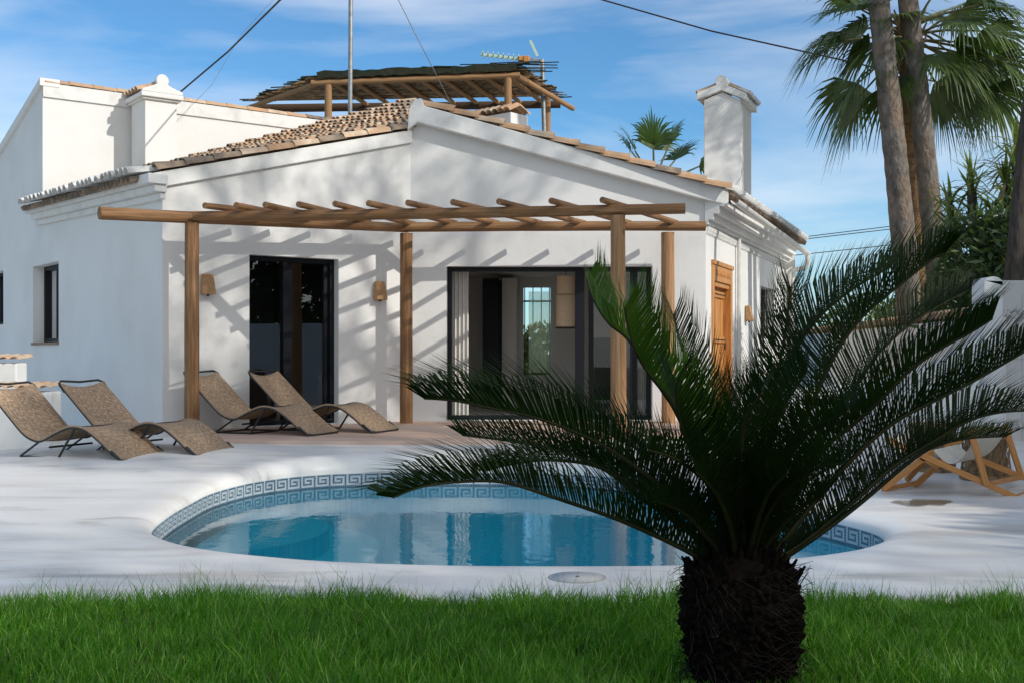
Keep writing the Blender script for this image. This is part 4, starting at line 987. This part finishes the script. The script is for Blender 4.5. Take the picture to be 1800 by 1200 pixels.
b = MB(); b.box((10.1, 2.0, .85), (.1, 10.6, 1.0)); b.build('wall', M['plaster'], ew, bevel=.02)

# ------------------------------------------------------------------ vegetation helpers
def np_obj(name, V, F, mats, parent=None, midx=None, smooth=False):
    me = bpy.data.meshes.new(name); V = np.asarray(V, dtype=np.float32); F = np.asarray(F, dtype=np.int32); nf, k = F.shape
    me.vertices.add(len(V)); me.vertices.foreach_set('co', V.ravel()); me.loops.add(nf * k); me.loops.foreach_set('vertex_index', F.ravel())
    me.polygons.add(nf); me.polygons.foreach_set('loop_start', np.arange(0, nf*k, k, dtype=np.int32)); me.polygons.foreach_set('loop_total', np.full(nf, k, dtype=np.int32))
    for m_ in mats: me.materials.append(m_)
    if midx is not None: me.polygons.foreach_set('material_index', np.asarray(midx, dtype=np.int32))
    me.polygons.foreach_set('use_smooth', np.full(nf, smooth)); me.update(calc_edges=True)
    o = bpy.data.objects.new(name, me); COL.objects.link(o)
    if parent is not None: attach(o, parent)
    return o
def blob_points(n, blobs, rng, shell=.45):
    out_ = []; w = np.array([bb[3]*bb[4]*bb[5] for bb in blobs]) ** .8; w /= w.sum()
    cnt = rng.multinomial(n, w)
    for c, bb in zip(cnt, blobs):
        d = rng.normal(size=(c, 3)); d /= np.linalg.norm(d, axis=1)[:, None]; r = rng.uniform(shell, 1, c) ** .7
        out_.append(np.array(bb[:3]) + d * r[:, None] * np.array(bb[3:6]))
    return np.concatenate(out_)
def leaves(name, pts, ln, wd, mats, rng, parent, up=.3, two=None):
    n = len(pts); d = rng.normal(size=(n, 3)); d[:, 2] += up; d /= np.linalg.norm(d, axis=1)[:, None]
    e = rng.normal(size=(n, 3)); s = np.cross(d, e); s /= np.linalg.norm(s, axis=1)[:, None]
    L_ = ln * rng.uniform(.6, 1.25, n)[:, None]; Wd_ = wd * rng.uniform(.7, 1.2, n)[:, None]
    V = np.stack([pts, pts + d*L_*.45 + s*Wd_*.5, pts + d*L_, pts + d*L_*.45 - s*Wd_*.5], 1).reshape(-1, 3)
    F = np.arange(4*n).reshape(n, 4); return np_obj(name, V, F, mats, parent, midx=rng.integers(0, len(mats), n))
rng = np.random.default_rng(5)

def tree(name, base, trunk_top, r, blobs, n, ln, wd, mats, label, cat='tree', limbs=True, group=None):
    t = thing(name, base, label, cat, group); base = Vector(base); tt = Vector(trunk_top); b = MB()
    pts = [base.lerp(tt, k/6) + Vector((random.uniform(-.05, .05), random.uniform(-.05, .05), 0)) * (k > 0) for k in range(7)]
    b.tube(pts, [r * (1.25 - .6 * k/6) for k in range(7)], 10, jit=.06)
    if limbs:
        for bb in blobs:
            c = Vector(bb[:3]); m_ = tt.lerp(c, .5) + Vector((0, 0, -.2)); b.tube([tt - EZ*.1, m_, c, c + (c - m_)*.3], [r*.55, r*.36, r*.2, r*.08], 7)
            for k in range(4):
                e = c + Vector((random.uniform(-1,1)*bb[3], random.uniform(-1,1)*bb[4], random.uniform(-.6,.8)*bb[5]))*.8; b.tube([m_.lerp(c, .6), e], [r*.16, r*.05], 5)
    b.build('trunk', M['bark'], t)
    leaves('crown', blob_points(n, blobs, rng), ln, wd, mats, rng, t)
    return t

# fan palm leaf
def fan(b, hub, axis, normal, L_, n=40, spread=2.7, droop=.35, m=0, wseg=.05):
    hub = Vector(hub); axis = Vector(axis).normalized(); normal = Vector(normal); normal = (normal - axis*normal.dot(axis)).normalized(); side = axis.cross(normal)
    for k in range(n):
        a = -spread/2 + spread * k/(n-1) + random.uniform(-.02, .02); d = axis*math.cos(a) + side*math.sin(a)
        l = L_ * (1 - .18*abs(a)/(spread/2)) * random.uniform(.86, 1.06); sd = d.cross(normal).normalized()
        fold = normal * (.12 * L_ * abs(math.sin(a)))
        dr = droop * random.uniform(.5, 1.5)
        pts = []
        for u in (0, .3, .55, .78, 1.0):
            g = max(0, u - .45) ** 2 * dr * L_ * 2.4; p = hub + d*(l*u) + fold*u*u; p = p - Vector((0, 0, 1))*g; 
            if u > .5: p += Vector((random.uniform(-.01, .01),)*3)
            pts.append(p)
        ws = [.003, l*.3*spread/n*.62, wseg*.62, wseg*.32, .002]
        vs = []
        for p, w_ in zip(pts, ws): vs += [p - sd*w_, p + sd*w_]
        b.add(vs, [(2*i, 2*i+2, 2*i+3, 2*i+1) for i in range(4)], m=m)
def fan_palm(name, base, top, r0, r1, leaf_list, label, group=None, tm='palm_trunk', size=1.0, cat='palm tree', nseg=40):
    t = thing(name, base, label, cat, group); base = Vector(base); top = Vector(top); b = MB(); K_ = 60; pts = []; rs = []
    for k in range(K_ + 1):
        u = k / K_; p = base.lerp(top, u) + Vector((math.sin(u*5)*.03, 0, 0)); pts.append(p); rs.append((r0 + (r1 - r0)*u) * (1 + .035*random.uniform(-1, 1) + .02*(k % 2)))
    b.tube(pts, rs, 18, jit=.025); b.build('trunk', M[tm], t)
    for (az, el, pl_, L_, dry) in leaf_list:
        if nseg < 40: pl_ *= 1.5; L_ *= .82
        d = Vector((math.cos(R(az))*math.cos(R(el)), math.sin(R(az))*math.cos(R(el)), math.sin(R(el)))); start = top + Vector((0, 0, random.uniform(-.25, .05)*size)); hub = start + d*pl_*size
        hub.z -= .12*size*pl_; b = MB(); b.tube([start, start.lerp(hub, .5) + EZ*.04*size, hub], [.028*size, .018*size, .013*size], 5, m=1)
        ax = (d + Vector((0, 0, -.55 if el < 30 else -.1))).normalized(); nn = Vector((0, 0, 1)) + d*.55 + Vector((random.uniform(-.35, .35), random.uniform(-.35, .35), 0))
        fan(b, hub, ax, nn, L_*size, droop=.5 if el < 20 else .3, m=0, wseg=(.040 if nseg == 40 else .034)*size, n=nseg)
        b.build('frond', [M['fan_dry'] if dry else M['fan_leaf'], M['petiole']], t)
    if leaf_list:
        b = MB()
        for k in range(40):
            a = random.uniform(0, 6.28); z = random.uniform(-1.0*size, .1); s_ = top + Vector((math.cos(a)*r1, math.sin(a)*r1, z)); b.tube([s_, s_ + Vector((math.cos(a)*.12, math.sin(a)*.12, .25))*size], [.03*size, .012*size], 4)
        b.build('leaf_bases', M['palm_trunk_tan'], t)
    return t

YP = 18.0
fan_palm('fan_palm', P(1614, 742, YP-.4), P(1515, -330, YP-.4), .20, .145, [], 'grey palm trunk leaning left, leftmost of the three tall trunks', 'tall palms')
fan_palm('fan_palm', P(1669, 742, YP-.2), P(1565, -330, YP-.2), .18, .135, [], 'grey palm trunk on the right of the three tall trunks', 'tall palms')
LLIST = [(180, 5, 1.0, .95, 0), (200, -28, .95, 1.0, 0), (165, -40, .9, .95, 0), (225, -45, .7, .85, 0), (170, 35, 1.0, .95, 0), (150, 12, 1.0, .95, 0), (205, 28, 1.0, .95, 0),
         (0, 10, 1.05, 1.05, 0), (-12, -12, 1.15, 1.05, 0), (18, 2, 1.3, 1.05, 0), (-30, 18, 1.0, 1.0, 0), (-20, -38, .8, .95, 0), (10, -50, .7, .9, 0), (25, 30, 1.2, 1.0, 0), (-5, 40, 1.0, 1.0, 0), (-60, 10, .9, .95, 0),
         (60, 30, 1, .95, 0), (110, 40, 1, .95, 0), (90, 70, .9, .95, 0), (250, 55, .9, .95, 0), (320, 60, 1, .95, 0), (-8, -30, 1.15, .95, 0), (12, -22, 1.35, .95, 0), (130, -20, .9, .9, 0), (185, -15, .6, .9, 0), (215, -5, .55, .9, 0), (350, -20, .6, .95, 0), (15, -25, .7, .95, 0), (340, 5, .6, .95, 0), (175, 15, .6, .9, 0), (5, 25, .7, 1.0, 0), (30, -10, .9, 1.0, 0), (235, 20, .6, .9, 0), (300, -15, .6, .9, 0)]
fan_palm('fan_palm', P(1622, 742, YP+.5), P(1598, 52, YP+.5), .17, .14, LLIST, 'fan palm whose green crown spreads behind the two grey trunks', 'tall palms', tm='palm_trunk_tan', size=1.12)
DL = [(170, 60, .5, .7, 0), (20, 70, .55, .8, 0), (150, -5, .5, .6, 0), (180, 0, .4, .75, 0), (165, 32, .5, .8, 0), (200, 62, .5, .85, 0), (90, 80, .5, .9, 0), (260, 70, .5, .95, 0), (0, 35, .6, .85, 0), (10, 5, .5, .8, 0), (340, -15, .5, .8, 0), (215, -20, .5, .8, 0), (190, 15, .6, .7, 0), (30, 55, .5, .8, 0), (300, -30, .45, .75, 0), (240, 10, .4, .7, 0)]
fan_palm('fan_palm', P(1150, 640, 30), P(1150, 325, 30), .2, .14, DL, 'small distant fan palm peeping over the tiled roof left of the right chimney', size=1.6, nseg=24)

# yuccas
def yucca(base, heads, label):
    t = thing('yucca', base, label, 'yucca', 'yuccas behind the wall'); b = MB()
    for h in heads: b.tube([Vector(base), Vector(base).lerp(Vector(h), .6) + Vector((.1, 0, 0)), h], [.12, .09, .07], 8)
    b.build('trunk', M['bark'], t); b = MB()
    for h in heads:
        h = Vector(h)
        for k in range(75):
            a = random.uniform(0, 6.28); e = random.triangular(-1.2, 1.5, .3); d = Vector((math.cos(a)*math.cos(e), math.sin(a)*math.cos(e), math.sin(e))); st_ = h + EZ*random.uniform(-.3, .3); l = random.uniform(.38, .58)
            sd = d.cross(EZ).normalized(); w_ = .026; md = st_ + d*l*.5; tp_ = st_ + d*l - EZ*(.08 if e < .5 else .0); dry = e < -.75
            b.add([st_ - sd*w_*.6, st_ + sd*w_*.6, md + sd*w_, md - sd*w_, tp_], [(0, 1, 2, 3), (3, 2, 4)], m=1 if dry else 0)
    b.build('crown', [M['yucca'], M['fan_dry']], t)
yucca((6.35, 15.9, 0), [P(1708, 335, 16), P(1672, 372, 16.2)], 'spiky yucca rosette between the palm trunks and the leaning dark trunk')
yucca((7.2, 15.5, 0), [P(1786, 285, 15.5), P(1768, 330, 15.6)], 'spiky yucca rosette cut by the right picture edge')
def oleander(name, base, blobs, n, label, ln=.21, wd=.06):
    return tree(name, base, Vector(base) + Vector((0, 0, .8)), .06, blobs, n, ln, wd, [M['leaf'], M['leaf'], M['leaf_dark']], label, 'shrub', group='oleander bushes')
oleander('oleander', (6.4, 15.0, 0), [(6.25, 15.2, 2.3, .55, .6, .75), (6.7, 15.0, 2.55, .6, .6, .55), (6.1, 15.4, 1.6, .5, .6, .8)], 3600, 'dense oleander bush between the palm trunks and the white pillar')
oleander('oleander', (7.1, 14.6, 0), [(7.0, 14.6, 2.3, .6, .6, .7), (7.5, 14.4, 2.5, .6, .6, .7), (6.6, 14.7, 1.9, .6, .5, .9)], 3600, 'dense oleander bush above the tiled wall at the right edge')
b = MB(); b.tube([P(1778, 600, 14), P(1784, 480, 14), P(1794, 330, 14), P(1806, 200, 14), P(1850, -100, 14), P(1960, -480, 14.5)], [.13, .12, .09, .08, .07, .05], 12, jit=.05)
tt = thing('dark_tree', P(1778, 760, 14), 'dark leaning tree trunk rising at the right picture edge', 'tree'); b.tube([P(1776, 770, 14), P(1778, 600, 14)], [.15, .13], 12); b.build('trunk', M['bark'], tt)
leaves('crown', blob_points(2500, [(8.6, 14.8, 9.6, 1.4, 1.2, .9), (9.8, 15.2, 9.2, 1.4, 1.2, .9)], rng), .16, .05, [M['leaf_dark']], rng, tt)
tree('garden_tree', (10.0, 30, 0), (10.0, 30, 1.2), .15, [(9.5, 30, 1.6, 1.6, 1.2, 1.1), (11.4, 30, 1.9, 1.6, 1.2, 1.2)], 4000, .2, .1, [M['leaf'], M['leaf_dark']], 'low rounded green tree beyond the garden wall, behind the cycad fronds')
tree('garden_tree', (.4, 26.5, 0), (.4, 26.5, 1.2), .15, [(.7, 26.5, 1.05, .7, .5, .75), (.2, 26.5, .7, .6, .5, .6)], 2500, .16, .09, [M['leaf'], M['leaf_dark']], 'small tree seen through the far window of the living room')

# shade trees to the right of and behind the viewer
SM = [M['leaf_dark'], M['leaf']]
def shade_blobs(lst, dz): return [(x + 1.327*dz, y - .885*dz, z + dz, a, b_, c) for x, y, z, a, b_, c in lst]
tree('garden_tree', (17.0, -7.0, 0), (16.8, -7.0, 9.6), .3, shade_blobs([(8.6, -1.2, 7.0, 3.0, 2.5, 1.5), (11.6, -1.6, 7.2, 2.6, 2.4, 1.4), (5.9, -1.6, 6.6, 2.6, 2.0, 1.3), (9.0, -4.2, 7.0, 3.4, 2.2, 1.4)], 6), 8200, .15, .09, SM, 'tall leafy tree behind the viewer shading the lawn and near deck')
tree('garden_tree', (15.6, .4, 0), (15.6, .4, 10.5), .3, shade_blobs([(8.2, 4.3, 8.9, 2.1, 1.9, 1.2), (10.3, 5.0, 9.2, 2.2, 2.0, 1.2), (7.0, 5.4, 8.7, 1.5, 1.5, 1.0), (6.9, 7.7, 9.0, 2.0, 1.3, .9), (9.5, 7.5, 9.0, 1.8, 1.2, .9)], 5), 10000, .15, .09, SM, 'taller leafy tree shading the loungers and left wing')
tree('garden_tree', (21.0, -.6, 0), (21.0, -.6, 10.0), .3, shade_blobs([(13.0, 4.0, 7.4, 2.6, 2.2, 1.4), (14.8, 6.0, 7.4, 2.4, 2.2, 1.4)], 5.6), 6000, .15, .09, SM, 'leafy tree outside the boundary wall shading the right deck')
tree('garden_tree', (13.4, 6.4, 0), (13.4, 6.4, 11.0), .25, shade_blobs([(6.4, 11.2, 9.0, 1.6, 1.3, 1.0), (3.7, 8.9, 9.0, 1.2, 1.2, .8), (5.2, 10.2, 8.6, .9, .9, .5)], 5), 2000, .16, .10, SM, 'leafy tree beyond the garden wall dappling the gable with shade')
hd = thing('hedge', (11.6, 2, 0), 'tall dark hedge behind the boundary wall', 'hedge')
leaves('foliage', blob_points(34000, [(11.8, y_, z_, 1.0, 1.5, 1.3) for y_ in (-6, -3.5, -1, 1.5, 4, 6.5, 9, 11.5) for z_ in (1.5, 3.5, 5.2)], rng), .34, .22, [M['leaf_dark']], rng, hd)

# ------------------------------------------------------------------ cycad
YC = 3.8
cyc = thing('sago_palm', (.766, YC, -.03), 'dark sago palm with shaggy trunk and arching feather fronds in the foreground', 'cycad')
b = MB(); b.lathe((.766, YC, 0), [(.14, -.05), (.145, .05), (.157, .13), (.178, .20), (.185, .27), (.175, .33), (.15, .385), (.115, .42), (.05, .45)], 28, jit=.03)
for k in range(700):
    z = random.uniform(-.02, .385); a = random.uniform(0, 6.283); r_ = .145 + .045*math.sin(min(1, max(0, z)/.385*1.05)*math.pi*.8)
    p = Vector((.766 + math.cos(a)*(r_ - .012), YC + math.sin(a)*(r_ - .012), z)); d = Vector((math.cos(a), math.sin(a), random.uniform(-.35, .75))).normalized(); l = random.uniform(.015, .04)
    b.tube([p, p + d*l*.6, p + d*l], [.016, .013, .004], 5)
for k in range(230):
    a = random.uniform(0, 6.283); r_ = random.uniform(.02, .14); z = .45 - r_*r_*6; p = Vector((.766 + math.cos(a)*r_, YC + math.sin(a)*r_, z - .06)); d = Vector((math.cos(a)*r_*5, math.sin(a)*r_*5, 1)).normalized(); l = random.uniform(.07, .16)
    b.tube([p, p + d*l*.6, p + d*l], [.016, .011, .004], 6)
b.build('trunk', M['cyc_trunk'], cyc)
b = MB()
for k in range(420):
    z = random.uniform(.0, .40); a = random.uniform(0, 6.283); r_ = .195 + .01*random.random(); p = Vector((.766 + math.cos(a)*r_, YC + math.sin(a)*r_, z)); tn = Vector((-math.sin(a), math.cos(a), random.uniform(-1.2, 1.2)))
    l = random.uniform(.02, .08); q = p + tn.normalized()*l; q2 = q + tn.normalized()*l*.5 + Vector((math.cos(a), math.sin(a), -.3))*random.uniform(0, .03); b.tube([p - Vector((math.cos(a), math.sin(a), 0))*.02, q, q2], [.0016, .0014, .0008], 3, cap=False)
b.build('trunk_fibres', mat('cycad_fibre', (0.035, 0.028, 0.022), 0.9, 0.1, var=(0.02, 0.015, 0.012), scale=20), cyc)

def spline(pts, n):
    o = []; m_ = len(pts) - 1
    for k in range(n + 1):
        u = k / n * m_; i = min(int(u), m_ - 1); t = u - i
        p0 = pts[max(i-1, 0)]; p1 = pts[i]; p2 = pts[i+1]; p3 = pts[min(i+2, m_)]
        o.append(.5*((2*p1) + (-p0+p2)*t + (2*p0-5*p1+4*p2-p3)*t*t + (-p0+3*p1-3*p2+p3)*t*t*t))
    return o
def frond(px, dtip, LL_=.15, lit_leaf=0, vee=.98, upv=None, pairs=88, dbase=0.0, bare=.07, sidebias=0.0):
    """px: rachis pixels from the base out; dtip: depth offset of the tip from the trunk axis"""
    m_ = len(px) - 1; pts = []
    for i, (x, y) in enumerate(px):
        u = i / m_; Y = YC + dbase*(1-u) + dtip*u; pts.append(P(x, y, Y))
    n = 60; sp = spline(pts, n); b = MB(); b.tube(sp, [.0095*(1 - .8*k/n) + .0012 for k in range(n+1)], 6, m=1)
    lens = [0];
    for k in range(n): lens.append(lens[-1] + (sp[k+1]-sp[k]).length)
    T = lens[-1]; pr_ = int(T / .0072)
    for side in (-1, 1):
        for k in range(pr_):
            u = bare + (1 - bare) * (k + random.uniform(-.2, .2)) / pr_
            if u < bare or u >= .999: continue
            f = u * n; i = min(int(f), n-1); p = sp[i].lerp(sp[i+1], f - i); tg = (sp[min(i+2, n)] - sp[max(i-1, 0)]).normalized()
            up = Vector(upv) if upv else Vector((0, -.25, 1)); up = up - tg*up.dot(tg)
            if up.length < .15: up = Vector((0, -1, 0)) - tg*Vector((0, -1, 0)).dot(tg)
            up.normalize(); sd = tg.cross(up) * side
            w = (u - bare) / (1 - bare); prof_ = min(1, .35 + w*3.2) * (1 - .38*max(0, (w-.6)/.4)**1.6)
            l = LL_ * 1.55 * prof_ * random.uniform(.9, 1.08); ang = 1.28 - .52*w + random.uniform(-.05, .05); vv = vee + random.uniform(-.08, .08) + sidebias*side
            o_ = sd*math.cos(vv) + up*math.sin(vv); d = tg*math.cos(ang) + o_*math.sin(ang); d2 = tg*math.cos(ang - .45) + o_*math.sin(ang - .45) - Vector((0, 0, .12))
            wd = d.cross(up.cross(sd) if False else o_.cross(tg)).normalized()
            m0 = p + d*l*.5; tip = m0 + d2.normalized()*l*.5; wv = .0032
            b.add([p - tg*wv*.8, p + tg*wv*.8, m0 + tg*wv, m0 - tg*wv, tip], [(0, 1, 2, 3), (3, 2, 4)], m=0)
    return b.build('frond', [M['cyc_sunlit'] if lit_leaf else M['cyc_leaf'], M['cyc_rachis']], cyc)
FR = [
 ([(1262,1000),(1207,967),(1140,935),(1073,907),(973,873),(887,847),(807,846),(740,855),(690,874)], -.25, .165, 0),
 ([(1270,990),(1200,925),(1123,872),(1057,822),(973,808),(900,815),(850,828)], .35, .12, 0),
 ([(1272,990),(1235,930),(1170,860),(1073,790),(1007,757),(940,733),(870,718),(800,704),(745,700)], -.1, .185, 0),
 ([(1268,992),(1210,930),(1130,862),(1060,822),(985,792),(900,775),(812,764)], .25, .15, 0),
 ([(1285,980),(1262,900),(1225,800),(1190,725),(1160,680),(1107,600),(1070,568),(1045,530),(1032,492)], .1, .15, 1),
 ([(1287,980),(1258,880),(1215,780),(1178,705),(1140,655),(1118,618),(1104,575),(1098,540)], -.25, .17, 1),
 ([(1290,980),(1285,900),(1265,800),(1240,715),(1215,650),(1195,600),(1184,552)], .45, .15, 0),
 ([(1296,985),(1270,900),(1235,830),(1205,770),(1190,715),(1188,670)], -.45, .17, 0),
 ([(1315,985),(1320,900),(1335,790),(1358,700),(1376,610),(1386,540),(1390,505)], .4, .15, 0),
 ([(1325,985),(1335,870),(1360,745),(1382,655),(1410,595),(1450,548),(1505,505),(1565,470)], .2, .165, 0),
 ([(1335,985),(1360,880),(1400,770),(1440,680),(1475,610),(1520,552),(1580,502),(1640,455),(1662,445)], -.1, .17, 0),
 ([(1338,985),(1370,900),(1420,815),(1463,745),(1500,685),(1545,620),(1600,570),(1655,535),(1700,512)], .25, .165, 0),
 ([(1340,985),(1385,900),(1440,797),(1500,745),(1550,700),(1600,650),(1655,612),(1705,585),(1745,560)], -.3, .15, 0),
 ([(1345,990),(1400,920),(1487,817),(1567,745),(1640,705),(1710,670),(1780,630),(1850,590)], -.15, .17, 0),
 ([(1350,992),(1420,945),(1500,880),(1575,815),(1640,775),(1700,740),(1760,724),(1840,720)], .1, .165, 0),
 ([(1352,996),(1430,945),(1510,885),(1590,818),(1640,785),(1700,770),(1770,766)], .35, .13, 0),
 ([(1330,985),(1350,900),(1380,820),(1420,760),(1465,735),(1490,722)], -.65, .12, 0),
 ([(1310,985),(1305,900),(1300,820),(1310,740),(1340,690)], -.6, .16, 0),
 ([(1300,985),(1280,900),(1245,850),(1195,810),(1140,790)], -.65, .14, 0),
 ([(1320,985),(1345,910),(1390,850),(1440,820),(1480,815)], -.7, .14, 0),
 ([(1300,985),(1290,880),(1270,790),(1262,730)], .1, .15, 0),
 ([(1290,985),(1230,900),(1160,820),(1090,770),(1030,750)], .6, .14, 0),
 ([(1305,985),(1320,880),(1330,800),(1325,730)], .65, .14, 0),
 ([(1280,990),(1240,940),(1200,900),(1150,880)], -.35, .13, 0),
 ([(1325,990),(1365,935),(1410,890),(1450,870)], -.4, .13, 0),
 ([(1295,990),(1285,930),(1260,870),(1225,830)], -.5, .14, 0),
 ([(1315,990),(1328,930),(1350,870),(1385,830)], -.5, .14, 0),
 ([(1325,985),(1370,900),(1420,845),(1480,810)], .3, .14, 0),
 ([(1320,985),(1340,890),(1350,800),(1375,720),(1420,650)], -.35, .165, 0),
]
for i, (px, dt, l, fr_) in enumerate(FR): frond(px, dt, l, fr_)

# ------------------------------------------------------------------ lawn grass
def grass(name, n, x0, x1, y0, y1, h0, h1, w, mats, seedv, label, thin=1.0, kind='stuff'):
    g = np.random.default_rng(seedv); X = g.uniform(x0, x1, n); Y = y1 - (y1 - y0) * g.uniform(0, 1, n) ** thin
    keep = (np.abs(X) < .49*Y + .35) & (((X - .766)**2 + (Y - YC)**2) > .15**2); X, Y = X[keep], Y[keep]; n = len(X)
    H = g.uniform(h0, h1, n) * (1 + .22*np.sin(X*3.1 + Y*2.3) + .18*np.sin(X*9 + Y*5 + 1) + .12*np.sin(X*23 - Y*17)); a = g.uniform(0, 2*np.pi, n); ln = g.uniform(.1, .75, n) * H
    dx, dy = np.cos(a)*ln, np.sin(a)*ln; sa = g.uniform(0, np.pi, n); sx, sy = np.cos(sa)*w*g.uniform(.6, 1.2, n), np.sin(sa)*w*.6; z0 = -.032
    def vv(x, y, z): return np.stack([x, y, z], 1)
    V = np.stack([vv(X - sx, Y - sy, np.full(n, z0)), vv(X + sx, Y + sy, np.full(n, z0)), vv(X + dx*.3 + sx*.9, Y + dy*.3 + sy*.9, z0 + H*.55), vv(X + dx*.3 - sx*.9, Y + dy*.3 - sy*.9, z0 + H*.55),
                  vv(X + dx + sx*.12, Y + dy + sy*.12, z0 + H), vv(X + dx - sx*.12, Y + dy - sy*.12, z0 + H)], 1).reshape(-1, 3)
    i = np.arange(n)*6; F = np.concatenate([np.stack([i, i+1, i+2, i+3], 1), np.stack([i+3, i+2, i+4, i+5], 1)])
    return tag(np_obj(name, V, F, mats, midx=np.tile(g.choice(len(mats), n, p=[.85, .15] if len(mats) == 2 else [.78, .05, .17]), 2)), label, 'grass', kind=kind)
grass('grass', 105000, -2.9, 2.9, 2.9, 5.12, .05, .10, .0023, [M['grass'], M['grass_dry'], M['grass_light']], 3, 'dense green lawn grass in the foreground')
grass('tall_grass', 1300, -2.9, 2.9, 4.85, 5.16, .10, .17, .0014, [M['grass'], M['grass_dry']], 4, 'taller thin blades standing along the deck edge')
